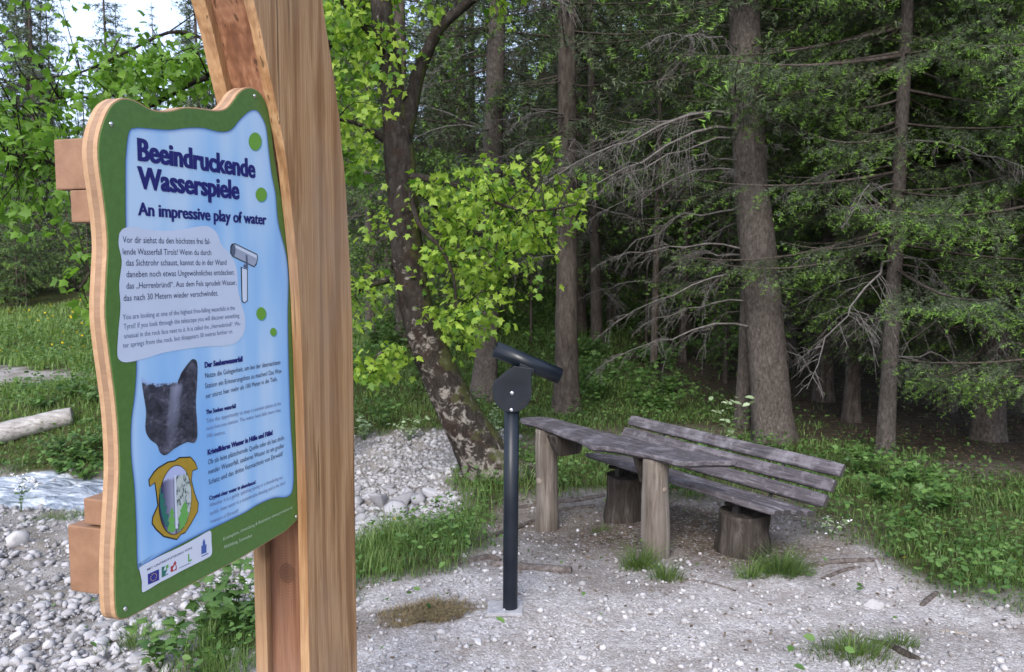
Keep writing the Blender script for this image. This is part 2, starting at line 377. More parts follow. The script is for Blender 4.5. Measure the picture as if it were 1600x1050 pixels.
M['spruce_bark_dark'] = bark('spruce_bark_dark', (.04, .032, .028), (.085, .07, .06), (.14, .12, .105), (8, 8, 2.6), .025)
M['maple_bark'] = bark('maple_bark', (.014, .011, .009), (.034, .028, .024), (.065, .057, .05), (9, 9, 3.5), .025, lichen=(.25, .225, .20), moss=(.055, .06, .02))
M['leg_wood'] = bark('leg_wood', (.07, .056, .046), (.16, .135, .115), (.26, .232, .205), (14, 14, .9), .006, scale=1.6)
M['stump_wood'] = bark('stump_wood', (.02, .016, .013), (.05, .042, .036), (.115, .10, .088), (12, 12, 1.0), .015, scale=1.8)
M['root_wood'] = bark('root_wood', (.05, .04, .036), (.12, .10, .09), (.23, .205, .19), (10, 10, 10), .01)
M['drift_wood'] = bark('drift_wood', (.14, .125, .115), (.33, .31, .30), (.5, .48, .47), (2, 12, 12), .008)
M['dead_twig'] = bark('dead_twig', (.07, .063, .058), (.14, .128, .12), (.21, .198, .19), (10, 10, 10), .003)

def leaf_mat(name, c_lo, c_hi, trans=.45, attr_name='tint', tipcol=None, rough=.5):
    m, nt, b, out = new_mat(name)
    t = attr(nt, attr_name); c = ramp(nt, t, [(0, c_lo), (1, c_hi)])
    ri = objrand(nt); hs = nd(nt, 'ShaderNodeHueSaturation')
    lk(nt, mth(nt, 'ADD', mth(nt, 'MULTIPLY', ri, .35), .82), hs.inputs['Value'])
    if tipcol: c = mix(nt, attr(nt, 'tip'), c, tipcol)
    lk(nt, c, hs.inputs['Color']); c = hs.outputs[0]
    lk(nt, c, b.inputs['Base Color']); b.inputs['Roughness'].default_value = rough; b.inputs['Specular IOR Level'].default_value = .3
    tr = nd(nt, 'ShaderNodeBsdfTranslucent'); lk(nt, mix(nt, 1.0, c, (1.15, 1.25, .6), 'MULTIPLY'), tr.inputs['Color'])
    ms = nd(nt, 'ShaderNodeMixShader'); ms.inputs[0].default_value = trans
    lk(nt, b.outputs[0], ms.inputs[1]); lk(nt, tr.outputs[0], ms.inputs[2]); lk(nt, ms.outputs[0], out.inputs[0]); return m
M['maple_leaf'] = leaf_mat('maple_leaf', (.07, .16, .022), (.34, .46, .07), .5)
M['maple_leaf_far'] = leaf_mat('maple_leaf_far', (.09, .19, .03), (.19, .34, .05), .5)
M['needle'] = leaf_mat('needle', (.052, .070, .044), (.118, .146, .082), .25, tipcol=(.18, .32, .06))
M['needle_far'] = leaf_mat('needle_far', (.055, .073, .052), (.105, .130, .082), .2, tipcol=(.15, .21, .08))
M['needle_young'] = leaf_mat('needle_young', (.05, .09, .035), (.10, .16, .055), .2, tipcol=(.17, .28, .06))
M['grass'] = leaf_mat('grass', (.045, .095, .026), (.17, .255, .075), .4)
M['herb'] = leaf_mat('herb', (.042, .10, .026), (.14, .245, .065), .35)
M['tuft'] = leaf_mat('tuft', (.05, .09, .02), (.14, .22, .05), .35)
M['litter'] = leaf_mat('litter', (.05, .035, .022), (.17, .12, .075), .1)
M['pale_leaf'] = leaf_mat('pale_leaf', (.24, .33, .18), (.42, .50, .34), .35)

def plain(name, col, rough=.5, metal=0, spec=.5, nz=0, nscale=40):
    m, nt, b, _ = new_mat(name)
    if nz:
        n = noise(nt, coords(nt), nscale, 4, .6)
        c = ramp(nt, n, [(.3, tuple(x * (1 - nz) for x in col)), (.7, tuple(min(1, x * (1 + nz)) for x in col))]); lk(nt, c, b.inputs['Base Color'])
    else: b.inputs['Base Color'].default_value = (*col, 1)
    b.inputs['Roughness'].default_value = rough; b.inputs['Metallic'].default_value = metal; b.inputs['Specular IOR Level'].default_value = spec; return m
PRINT = dict(rough=.42, spec=.35)
M['p_green'] = plain('print_green', (.075, .155, .035), nz=.12, nscale=60, **PRINT)
M['p_navy'] = plain('print_navy', (.012, .012, .13), **PRINT)
M['p_text'] = plain('print_text', (.03, .04, .10), **PRINT)
M['p_grey'] = plain('print_grey_text', (.10, .13, .22), **PRINT)
M['p_greytext'] = plain('print_small_text', (.16, .20, .34), **PRINT)
M['p_white'] = plain('print_white', (.56, .59, .68), **PRINT)
M['p_pale'] = plain('print_pale_text', (.42, .52, .36), **PRINT)
M['p_box'] = plain('print_box', (.49, .54, .66), nz=.04, nscale=6, **PRINT)
M['p_dot'] = plain('print_dot', (.13, .30, .04), **PRINT)
M['p_dotshade'] = plain('print_dot_shade', (.12, .30, .42), **PRINT)
M['p_gold'] = plain('print_gold', (.36, .23, .025), nz=.1, **PRINT)
M['p_black'] = plain('print_black', (.012, .012, .015), **PRINT)
M['p_eu'] = plain('print_flag_blue', (.02, .025, .22), **PRINT)
M['p_yellow'] = plain('print_yellow', (.7, .5, .03), **PRINT)
M['p_teal'] = plain('print_teal', (.02, .14, .11), **PRINT)
M['p_red'] = plain('print_red', (.35, .04, .04), **PRINT)
M['p_lgreen'] = plain('print_light_green', (.12, .34, .08), **PRINT)
M['p_blue'] = plain('print_blue', (.05, .10, .32), **PRINT)
M['p_steel'] = plain('print_steel', (.30, .33, .42), **PRINT)
M['p_steeldark'] = plain('print_steel_dark', (.09, .11, .17), **PRINT)
M['p_steellight'] = plain('print_steel_light', (.55, .60, .70), **PRINT)
def blue_print():
    m, nt, b, _ = new_mat('print_blue_field')
    e = attr(nt, 'edge'); v = coords(nt, (7, 1, 1.3), rot=(0, .18, 0)); s = noise(nt, v, 1.0, 2, .4)
    c = ramp(nt, s, [(.36, (.20, .40, .70)), (.5, (.30, .49, .73)), (.64, (.43, .57, .74))])
    c = mix(nt, e, c, (.03, .10, .34)); lk(nt, c, b.inputs['Base Color'])
    b.inputs['Roughness'].default_value = .42; b.inputs['Specular IOR Level'].default_value = .35; return m
M['p_field'] = blue_print()
def photo_print():
    m, nt, b, _ = new_mat('print_waterfall_photo')
    tc = nd(nt, 'ShaderNodeTexCoord'); sx = nd(nt, 'ShaderNodeSeparateXYZ'); lk(nt, tc.outputs['Generated'], sx.inputs[0]); X, Z = sx.outputs[0], sx.outputs[2]
    mp = nd(nt, 'ShaderNodeMapping'); mp.inputs['Scale'].default_value = (1, 1, 1.6); lk(nt, tc.outputs['Generated'], mp.inputs[0])
    n = noise(nt, mp.outputs[0], 7, 8, .7, .6); nb = noise(nt, mp.outputs[0], 3, 5, .6)
    rock = ramp(nt, n, [(.35, (.012, .012, .02)), (.52, (.04, .04, .06)), (.72, (.16, .155, .20))])
    cx = mth(nt, 'ADD', .60, mth(nt, 'MULTIPLY', mth(nt, 'SUBTRACT', .75, Z), -.22))
    dx = mth(nt, 'ABSOLUTE', mth(nt, 'SUBTRACT', X, cx)); dxn = mth(nt, 'ADD', dx, mth(nt, 'MULTIPLY', mth(nt, 'SUBTRACT', nb, .5), .12))
    fall = ramp(nt, dxn, [(.0, grey(.75)), (.07, grey(.5)), (.12, grey(0))])
    fall = mth(nt, 'MULTIPLY', fall, ramp(nt, Z, [(.12, grey(.15)), (.5, grey(.6)), (.72, grey(1)), (.76, grey(0))]))
    c = mix(nt, fall, rock, (.30, .31, .42))
    hz = mth(nt, 'ADD', Z, mth(nt, 'MULTIPLY', mth(nt, 'SUBTRACT', noise(nt, mp.outputs[0], 14, 5, .7), .5), .16))
    hz = mth(nt, 'SUBTRACT', hz, mth(nt, 'MULTIPLY', ramp(nt, X, [(.62, grey(0)), (.72, grey(1))]), .4))
    hz = mth(nt, 'ADD', hz, mth(nt, 'MULTIPLY', ramp(nt, X, [(.05, grey(1)), (.3, grey(0))]), -.05))
    c = mix(nt, ramp(nt, hz, [(.755, grey(0)), (.79, grey(1))]), c, (.30, .42, .66))
    lk(nt, c, b.inputs['Base Color']); b.inputs['Roughness'].default_value = .42; return m
M['p_photo'] = photo_print()
def crest_print():
    m, nt, b, _ = new_mat('print_crest_scene')
    tc = nd(nt, 'ShaderNodeTexCoord'); sx = nd(nt, 'ShaderNodeSeparateXYZ'); lk(nt, tc.outputs['Generated'], sx.inputs[0]); X, Z = sx.outputs[0], sx.outputs[2]
    n = noise(nt, tc.outputs['Generated'], 11, 5, .65, .5)
    c = ramp(nt, X, [(.1, (.03, .03, .09)), (.42, (.30, .30, .42)), (.5, (.03, .03, .08))])
    right = ramp(nt, n, [(.40, (.05, .08, .07)), (.48, (.42, .47, .45)), (.75, (.52, .56, .53))])
    c = mix(nt, ramp(nt, X, [(.50, grey(0)), (.54, grey(1))]), c, right)
    c = mix(nt, ramp(nt, mth(nt, 'ADD', Z, mth(nt, 'MULTIPLY', n, .12)), [(.88, grey(0)), (.91, grey(1))]), c, (.40, .44, .66))
    lk(nt, c, b.inputs['Base Color']); b.inputs['Roughness'].default_value = .42; return m
M['p_crest'] = crest_print()
M['steel'] = plain('bolt_steel', (.62, .62, .64), .28, 1.0)
M['dark_iron'] = plain('dark_iron', (.03, .028, .027), .6, .3)
def paint():
    m, nt, b, _ = new_mat('anthracite_paint'); n = noise(nt, coords(nt), 5, 5, .6); f = noise(nt, coords(nt), 220, 2, .5)
    lk(nt, ramp(nt, n, [(.35, (.004, .007, .012)), (.7, (.009, .013, .020))]), b.inputs['Base Color'])
    lk(nt, ramp(nt, n, [(.3, grey(.30)), (.7, grey(.45))]), b.inputs['Roughness']); b.inputs['Specular IOR Level'].default_value = .38
    bump(nt, b, f, .08, .001); return m
M['paint'] = paint()
M['concrete'] = plain('concrete_collar', (.30, .295, .31), .85, nz=.25, nscale=30)

def ground_mat():
    m, nt, b, _ = new_mat('ground_cover_soil')
    P, B, D, FO = (attr(nt, k) for k in ('path', 'bed', 'dirt', 'forest'))
    v = coords(nt); n = noise(nt, v, 9, 8, .65); nf = noise(nt, v, 60, 6, .7); nm = noise(nt, v, 2.3, 5, .6)
    soil = ramp(nt, n, [(.3, (.02, .024, .009)), (.55, (.055, .06, .02)), (.75, (.09, .10, .035))])
    ff = ramp(nt, n, [(.3, (.020, .016, .012)), (.55, (.058, .045, .033)), (.78, (.11, .088, .064))])
    vo = nd(nt, 'ShaderNodeTexVoronoi'); vo.inputs['Scale'].default_value = 75; lk(nt, v, vo.inputs['Vector'])
    vo2 = nd(nt, 'ShaderNodeTexVoronoi'); vo2.inputs['Scale'].default_value = 28; lk(nt, v, vo2.inputs['Vector'])
    cell = nd(nt, 'ShaderNodeSeparateColor'); lk(nt, vo.outputs['Color'], cell.inputs[0])
    cell2 = nd(nt, 'ShaderNodeSeparateColor'); lk(nt, vo2.outputs['Color'], cell2.inputs[0])
    gv = ramp(nt, cell.outputs[0], [(0, (.22, .20, .19)), (.45, (.34, .315, .31)), (.85, (.45, .425, .42)), (1, (.60, .58, .58))])
    gv2 = ramp(nt, cell2.outputs[0], [(0, (.24, .22, .21)), (.6, (.37, .345, .34)), (1, (.50, .48, .48))])
    gravel = mix(nt, ramp(nt, nf, [(.45, grey(0)), (.6, grey(1))]), gv, gv2)
    gravel = mix(nt, ramp(nt, nm, [(.46, grey(0)), (.68, grey(.6))]), gravel, (.19, .155, .128))
    bedc = mix(nt, ramp(nt, nm, [(.4, grey(.35)), (.7, grey(.85))]), gravel, (.12, .105, .083))
    dirtc = ramp(nt, n, [(.3, (.055, .041, .031)), (.55, (.105, .082, .063)), (.75, (.17, .14, .115))])
    dirtc = mix(nt, ramp(nt, cell.outputs[1], [(.80, grey(0)), (.86, grey(.8))]), dirtc, (.25, .235, .235))
    c = mix(nt, FO, soil, ff); c = mix(nt, B, c, bedc); c = mix(nt, P, c, gravel)
    dd = mth(nt, 'MULTIPLY', D, ramp(nt, mth(nt, 'ADD', n, mth(nt, 'MULTIPLY', D, .7)), [(.48, grey(0)), (.66, grey(1))]))
    c = mix(nt, dd, c, dirtc)
    lk(nt, c, b.inputs['Base Color']); b.inputs['Roughness'].default_value = .95; b.inputs['Specular IOR Level'].default_value = .15
    h = mth(nt, 'ADD', mth(nt, 'MULTIPLY', vo.outputs['Distance'], -.6), mth(nt, 'ADD', nf, mth(nt, 'MULTIPLY', n, .8)))
    bump(nt, b, h, .8, .012); return m
M['ground'] = ground_mat()
def stone_mat(name, dark, light):
    m, nt, b, _ = new_mat(name); v = coords(nt); n = noise(nt, v, 14, 6, .65); f = noise(nt, v, 55, 5, .7)
    t = attr(nt, 'tint'); r = objrand(nt); k = mth(nt, 'ADD', mth(nt, 'MULTIPLY', n, .45), mth(nt, 'MULTIPLY', mth(nt, 'ADD', t, r), .36))
    c = ramp(nt, k, [(.15, dark), (.75, light)]); c = mix(nt, ramp(nt, f, [(.55, grey(0)), (.7, grey(.4))]), c, tuple(x * .55 for x in dark))
    lk(nt, c, b.inputs['Base Color']); b.inputs['Roughness'].default_value = .85; b.inputs['Specular IOR Level'].default_value = .25
    bump(nt, b, f, .4, .006); return m
M['stone'] = stone_mat('limestone', (.15, .137, .133), (.50, .485, .49))
M['boulder'] = stone_mat('boulder_limestone', (.13, .125, .135), (.33, .325, .345))
M['bed_stone'] = stone_mat('bed_limestone', (.10, .094, .092), (.45, .44, .46))
def water_mat():
    m, nt, b, _ = new_mat('stream_water'); v = coords(nt, (1, 2.4, 1)); n = noise(nt, v, 2.4, 6, .65, 1.2); f = noise(nt, v, 9, 5, .7, .8)
    k = mth(nt, 'ADD', n, mth(nt, 'MULTIPLY', f, .35))
    c = ramp(nt, k, [(.52, (.10, .12, .15)), (.64, (.26, .30, .37)), (.78, (.62, .66, .74)), (.9, (.8, .82, .86))])
    lk(nt, c, b.inputs['Base Color']); b.inputs['Roughness'].default_value = .16; b.inputs['IOR'].default_value = 1.33
    bump(nt, b, k, .7, .06); return m
M['water'] = water_mat()
M['petal_white'] = plain('petal_white', (.72, .72, .74), .6)
M['petal_yellow'] = plain('petal_yellow', (.80, .62, .03), .6)
M['dry'] = plain('dry_grass', (.16, .12, .06), .9, nz=.5, nscale=50)
M['stem'] = plain('plant_stem', (.06, .10, .03), .7)
M['cut_wood'] = plain('cut_wood', (.20, .165, .13), .8, nz=.3, nscale=25)
M['dark_end'] = plain('dark_end_grain', (.035, .03, .03), .85, nz=.4, nscale=40)
# ------------------------------------------------------------------ the ground: one sheet, split into named areas
def build_ground():
    k = 5.5; s = np.linspace(-1, 1, 381); gx = 170 * np.sinh(k * s) / math.sinh(k) + .6
    s = np.linspace(-.6, 1, 340); gy = 5.2 + 250 * np.sinh(k * s) / math.sinh(k)
    X, Y = np.meshgrid(gx, gy); x, y = X.ravel(), Y.ravel(); z = gz(x, y)
    pa, be, di, fo = masks(x, y)
    z = z + pa * .008 * n2(x, y, 16, 6) + be * .03 * n2(x, y, 6, 8)
    V = np.stack([x, y, z], 1); nx, ny = len(gx), len(gy)
    i = np.arange(ny - 1)[:, None] * nx; j = np.arange(nx - 1)[None]
    Q = np.stack([i + j, i + j + 1, i + nx + j + 1, i + nx + j], 2).reshape(-1, 4)
    fp, fb = pa[Q].mean(1), be[Q].mean(1)
    cls = np.where(fp > .5, 1, np.where(fb > .5, 2, 0))
    outs = {}
    for c, nm in ((0, 'ground'), (1, 'gravel_path'), (2, 'stream_bed')):
        q = Q[cls == c]; used, inv = np.unique(q, return_inverse=True)
        me = mesh_np(nm, V[used], inv.reshape(-1, 4), {'path': pa[used], 'bed': be[used], 'dirt': di[used], 'forest': fo[used]})
        o = finish(nm, me, M['ground']); tag(o, kind='structure'); outs[nm] = o
    return outs
GR = build_ground()
def build_water():
    NW = 170
    cl = smooth_path([(-13, 10.1, 0), (-8, 9.75, 0), (-6.2, 9.5, 0), (-5.2, 9.3, 0), (-4.4, 9.1, 0), (-3.6, 9.2, 0), (-2.9, 9.7, 0), (-2.2, 10.0, 0)], NW)
    wid = np.interp(np.linspace(0, 1, NW), [0, .4, .65, .85, 1], [1.3, 1.1, .9, .8, .15])
    n = 31; V = []
    for p, w, t in zip(cl, wid, np.gradient(cl, axis=0)):
        t = t / np.linalg.norm(t); nrm = np.array([-t[1], t[0], 0])
        for a in np.linspace(-1, 1, n): V.append(p + nrm * a * w * 1.15)
    V = np.array(V); V[:, 2] = -.585 + .05 * n2(V[:, 0], V[:, 1], 1.8, 9) + .05 * n2(V[:, 0], V[:, 1], 5, 10) - .10 * np.clip((V[:, 0] + 6) / 3, 0, 1)
    i = np.arange(NW - 1)[:, None] * n; j = np.arange(n - 1)[None]
    Q = np.stack([i + j, i + j + 1, i + n + j + 1, i + n + j], 2).reshape(-1, 4)
    tag(finish('stream', mesh_np('stream', V, Q), M['water']), kind='structure')
build_water()

# ------------------------------------------------------------------ information sign
UA = math.atan2(390, math.hypot(F, H_PX / 2 - HOR))               # the board runs away at this angle right of the view
U = np.array([math.sin(UA), math.cos(UA), 0]); VN = np.array([math.cos(UA), -math.sin(UA), 0])
SO = at(180, 560, 1.9); SO[2] = 0.0; SO[2] = g1(*(SO + U * .9)[:2])
sign = empty('information_sign', SO, 'wooden information sign with curved larch post and green and blue printed board', 'sign')
sign.rotation_euler = (0, 0, math.atan2(-VN[0], VN[1]) - math.pi / 2 if False else -UA + math.pi / 2)
def S(px, py, v=0.0):                                             # photo pixel -> (along, up) on the board's plane, v metres in front of it
    r = ray(px, py); o = np.array([0, 0, CAM_H]); q = SO + VN * v; q = np.array([q[0], q[1], 0])
    t = np.dot(q - o, VN) / np.dot(r, VN); p = o + r * t - SO
    return float(np.dot(p, U)), float(p[2])
def resample(pts, n):
    P = smooth_path(np.array([(a, 0, b) for a, b in pts] + [(pts[0][0], 0, pts[0][1])]), n + 1)[:-1]
    return [(float(p[0]), float(p[2])) for p in P]
board_px = [(201,966),(186,968),(179,949),(178,873),(183,782),(185,722),(181,646),(173,580),(170,558),(163,492),(165,427),(167,383),(163,330),(154,264),
 (152,229),(157,199),(170,168),(185,155),(198,153),(216,159),(233,169),(251,173),(268,172),(290,167),(316,169),(338,172),(354,168),(365,155),(373,144),
 (384,137),(395,137),(406,144),(415,159),(422,186),(430,251),(443,330),(452,405),(461,492),(463,558),(466,621),(467,720),(469,812)]
board_o = [S(*p) for p in board_px]
PT = .045
def inset(poly, d):
    P = np.array(poly); e1 = P - np.roll(P, 1, 0); e2 = np.roll(P, -1, 0) - P
    nrm = lambda e: np.stack([-e[:, 1], e[:, 0]], 1) / (np.linalg.norm(e, axis=1)[:, None] + 1e-9)
    n = nrm(e1) + nrm(e2); n /= np.linalg.norm(n, axis=1)[:, None] + 1e-9
    area = .5 * np.sum(P[:, 0] * np.roll(P[:, 1], -1) - np.roll(P[:, 0], -1) * P[:, 1])
    return [tuple(p) for p in P + n * d * (1 if area > 0 else -1)]
bd = resample(board_o, 150)
panel = empty('display_board', (0, 0, 0)); panel.parent = sign
prism('front_layer', bd, .001, PT * .3, M['larch_ply'], panel, .0015)
prism('core_layer', inset(bd, .0006), PT * .3, PT * .68, M['larch_ply_dark'], panel)
prism('back_layer', bd, PT * .68, PT, M['larch_ply'], panel, .0015)
def sheet(name, outline, lift, mat, th=.0003):
    """a flat printed shape lying on the board: its front at `lift` metres proud"""
    n = len(outline)
    o = finish(name, mesh_py(name, [(a, -lift, b) for a, b in outline], [tuple(range(n))]), mat, panel, False)
    return o
def px(*pts): return [S(*p) for p in pts]
prism('green_print', inset(bd, .004), -.0012, .0012, M['p_green'], panel)
blue_px = [(195,251),(200,208),(211,200),(233,201),(264,203),(290,200),(316,200),(343,206),(360,203),(373,188),(387,175),(398,172),(406,179),(415,199),(419,234),
 (424,273),(430,304),(434,348),(446,396),(450,435),(449,492),(450,558),(452,621),(454,671),(458,732),(456,767),(446,777),(428,778),(403,788),(378,803),(332,825),
 (290,846),(252,866),(222,884),(214,886),(212,823),(209,762),(204,712),(204,661),(210,611),(212,560),(207,480),(202,420),(196,365),(195,295)]
bf = resample([S(*p) for p in blue_px], 170)
rings = [bf, inset(bf, .004), inset(bf, .008), inset(bf, .013)]; nb = len(bf)
V = [(a, -.0018, b) for r in rings for a, b in r]; Fc = []
for r in range(3):
    for i in range(nb): Fc.append((r * nb + i, r * nb + (i + 1) % nb, (r + 1) * nb + (i + 1) % nb, (r + 1) * nb + i))
Fc.append(tuple(range(3 * nb, 4 * nb)))
me = mesh_py('blue_field', V, Fc); a = me.attributes.new('edge', 'FLOAT', 'POINT')
a.data.foreach_set('value', np.repeat(np.array([1, .45, .15, 0], np.float32), nb)); finish('blue_field', me, M['p_field'], panel, False)
box_px = [(185,365),(192,357),(207,354),(229,359),(255,361),(281,359),(308,354),(325,354),(338,365),(345,383),(360,400),(369,422),(371,453),(376,475),(382,497),(380,519),
 (369,534),(352,540),(325,541),(290,545),(255,551),(225,560),(198,566),(185,562),(182,549),(184,514),(187,479),(185,444),(189,409),(184,383)]
sheet('text_panel', resample([S(*p) for p in box_px], 110), .0025, M['p_box'])
ph_px = [(219,589),(229,595),(243,599),(261,598),(276,595),(282,583),(291,570),(300,561),(307,567),(307,595),(305,631),(307,662),(307,683),(302,692),(291,691),(273,700),
 (258,711),(249,707),(244,695),(233,686),(226,671),(227,643),(223,616)]
sheet('waterfall_photo', resample([S(*p) for p in ph_px], 90), .0025, M['p_photo'])
sh_px = [(272,721),(279,716),(296,715),(303,723),(307,732),(299,735),(297,750),(302,771),(308,787),(307,799),(297,817),(288,831),(281,834),(275,842),(268,840),(255,837),
 (243,826),(237,817),(238,808),(246,790),(244,771),(241,753),(233,759),(232,750),(240,738),(246,732),(261,723)]
sho = [S(*p) for p in sh_px]; crest = sheet('crest_outline', inset(sho, -.0035), .0024, M['p_black'])
sheet('crest_shield', sho, .0030, M['p_gold'])
def oval(cx, cy_, rx, ry, n=40, sk=0):
    return [S(cx + rx * math.cos(t), cy_ + ry * math.sin(t) + sk * rx * math.cos(t)) for t in np.linspace(0, 2 * math.pi, n, endpoint=False)]
ov = oval(272, 781, 25, 53, sk=-.25); sheet('crest_oval_rim', inset(ov, -.002), .0035, M['p_black']); sheet('crest_scene', ov, .0040, M['p_crest'])
sheet('crest_forest', px((248,790),(247,765),(250,760),(249,772),(254,770),(252,780),(257,779),(254,790),(259,790),(256,802),(262,803),(259,815),(265,818),(264,828),(256,820),(251,806)), .0045, M['p_teal'])
sheet('crest_forest', px((259,829),(263,815),(260,814),(265,803),(262,802),(267,792),(270,803),(268,804),(272,814),(269,815),(273,826),(268,832)), .0046, M['p_lgreen'])
sheet('crest_forest', px((277,829),(279,815),(276,812),(281,800),(279,798),(284,788),(287,783),(291,790),(290,798),(293,801),(290,812),(286,822)), .0046, M['p_lgreen'])
sheet('crest_waterfall', px((272,826),(271,790),(270,760),(270,742),(273,742),(273,760),(274,790),(276,825)), .0048, M['p_white'])
lg_px = [(216,889),(220,884),(248,869),(272,858),(290,849),(310,838),(320,832),(328,830),(329,846),(330,860),(328,868),(318,874),(300,883),(280,893),(264,902),(248,910),(232,920),(222,925),(220,920),(220,908)]
sheet('logo_strip', resample([S(*p) for p in lg_px], 80), .0030, M['p_white'])
sheet('flag_emblem', px((229,897),(246.6,889),(247.2,906),(229.6,913.6)), .0035, M['p_eu'])
for t in np.linspace(0, 2 * math.pi, 12, endpoint=False):
    sheet('flag_star', oval(238 + 4.6 * math.cos(t), 901.5 + 5.4 * math.sin(t) - 4.6 * math.cos(t) * .42, .6, .8, 6), .0040, M['p_yellow'])
sheet('leaf_emblem', px((251,886),(256,884),(254,892),(260,889),(256,898),(261,895.5),(261,897),(251,902.4)), .0035, M['p_teal'])
sheet('leaf_emblem_frame', px((257,883.5),(261.6,881.6),(261.6,886),(258,890)), .0035, M['p_lgreen'])
sheet('province_emblem', px((265,885),(269,883),(270,879),(272,876),(274,879),(273,883),(274.4,884),(274.4,890),(265,894)), .0035, M['p_red'])
sheet('province_emblem_eagle', px((268,889),(270,884),(272,882),(273,887),(270,891)), .0040, M['p_white'])
sheet('letter_emblem', px((292,866),(294,865),(294.5,875),(298,873),(298,875.6),(292.4,878)), .0035, M['p_lgreen'])
sheet('emblem_line', px((278,887.3),(296,878.6),(296,879.6),(278,888.3)), .0035, M['p_grey'])
sheet('tower_emblem', px((313,866),(313,853),(315,852),(315,846),(316,845),(316,843),(318,842),(318,845),(319,845),(319,851),(321,850),(321,863)), .0035, M['p_blue'])
sheet('tower_emblem_line', px((313,868.6),(324,863.5),(324,865),(313,870)), .0035, M['p_blue'])
for (cx, cy_, rx, ry) in ((397.5,221,10,14), (407,304,8.7,11), (407,490,7.5,10), (426,518.6,5,6.3)):
    sheet('dot_shade', oval(cx + 1.4, cy_ + 1.8, rx, ry), .0022, M['p_dotshade']); sheet('printed_dot', oval(cx, cy_, rx, ry), .0026, M['p_dot'])
# the printed viewing tube
sheet('tube_drawing', px((361,381),(366,380),(401,397),(402,403),(400,413),(396,417.5),(362,401),(358.5,395),(359,385)), .0026, M['p_black'])
sheet('tube_drawing_body', px((362,382.5),(366,381.5),(400,398),(400.5,404),(399,411),(395.6,416),(363,400),(360,394),(360.5,386)), .0031, M['p_steel'])
sheet('tube_drawing_shine', px((367,383),(399.5,399),(400,404),(366,387)), .0035, M['p_steellight'])
sheet('tube_drawing_opening', oval(363, 391, 3.4, 9), .0036, M['p_steeldark'])
sheet('tube_drawing_post', px((375,417),(386,421),(386,470),(381,474),(376.5,471)), .0026, M['p_black'])
sheet('tube_drawing_post_body', px((376.5,418.6),(384.6,421.5),(384.6,469),(381,472.6),(377.6,470)), .0031, M['p_steellight'])
sheet('tube_drawing_bracket', px((382,398),(385,399),(386,420),(379,417),(379,413),(383,414)), .0037, M['p_steeldark'])
def text(body, b0, b1, top, mat, bold=0.0, lift=.0031, name='lettering'):
    """one line: b0,b1 = baseline start and end pixels, top = pixel y of the capitals' top at b0"""
    cu = bpy.data.curves.new('t', 'FONT'); cu.body = body; cu.size = 1.0; cu.offset = bold; cu.resolution_u = 2 if bold < .001 else 3
    ob = bpy.data.objects.new('t', cu); C.objects.link(ob); bpy.context.view_layer.update()
    me = bpy.data.meshes.new_from_object(ob); bpy.data.objects.remove(ob); bpy.data.curves.remove(cu)
    n = len(me.vertices); co = np.empty(n * 3, np.float32); me.vertices.foreach_get('co', co); co = co.reshape(-1, 3)
    x0, x1 = co[:, 0].min(), co[:, 0].max()
    p0, p1, pt = np.array(S(*b0)), np.array(S(*b1)), np.array(S(b0[0], top))
    w = p1 - p0; h = abs(pt[1] - p0[1]); cap = .73
    xs = (co[:, 0] - x0) / (x1 - x0); zs = co[:, 1] / cap * h
    out = np.stack([p0[0] + w[0] * xs, np.full(n, -lift), p0[1] + w[1] * xs + zs], 1).astype(np.float32)
    me.vertices.foreach_set('co', out.ravel()); me.name = name; me.update()
    if bold >= .016:                                    # thicken the uprights, as in the narrow poster face
        bm = bmesh.new(); bm.from_mesh(me); k = .045 * h
        for q, sh in enumerate((-k, k)):
            g = bmesh.ops.duplicate(bm, geom=bm.faces[:] if q == 0 else base); base = [f for f in bm.faces if f not in set(x for x in g['geom'] if isinstance(x, bmesh.types.BMFace))] if q == 0 else base
            vs = [x for x in g['geom'] if isinstance(x, bmesh.types.BMVert)]; bmesh.ops.translate(bm, verts=vs, vec=(sh, .00015 * (q + 1), 0))
        bm.to_mesh(me); bm.free()
    return finish(name, me, mat, panel, False)
def z1(x, y): return (80 + x / 2.283, 120 + y / 2.283)
def z2(x, y): return (80 + x / 1.981, 520 + y / 1.981)
T1 = [("Beeindruckende", (308,297), (725,360), 215, 'p_navy', .022), ("Wasserspiele", (308,396), (668,436), 316, 'p_navy', .022),
 ("An impressive play of water", (308,493), (765,527), 445, 'p_navy', .016),
 ("Vor dir siehst du den höchsten frei fal-", (252,592), (565,597), 567, 'p_text', .0), ("lende Wasserfall Tirols! Wenn du durch", (252,634), (568,636), 610, 'p_text', .0),
 ("das Sichtrohr schaust, kannst du in der Wand", (263,674), (622,671), 650, 'p_text', .0), ("daneben noch etwas Ungewöhnliches entdecken:", (265,715), (650,706), 691, 'p_text', .0),
 ("das „Herrenbründl“. Aus dem Fels sprudelt Wasser,", (265,756), (658,742), 733, 'p_text', .0), ("das nach 30 Metern wieder verschwindet.", (255,800), (592,780), 776, 'p_text', .0),
 ("You are looking at one of the highest free-falling waterfalls in the", (252,866), (652,831), 846, 'p_grey', .0), ("Tyrol! If you look through the telescope you will discover something", (255,900), (668,858), 880, 'p_grey', .0),
 ("unusual in the rock face next to it. It is called the „Herrenbründl“. Wa-", (257,933), (672,886), 914, 'p_grey', .0), ("ter springs from the rock, but disappears 30 metres further on.", (252,967), (645,914), 948, 'p_grey', .0)]
for b, p0, p1, top, m, bo in T1: text(b, z1(*p0), z1(*p1), 120 + top / 2.283, M[m], bo)
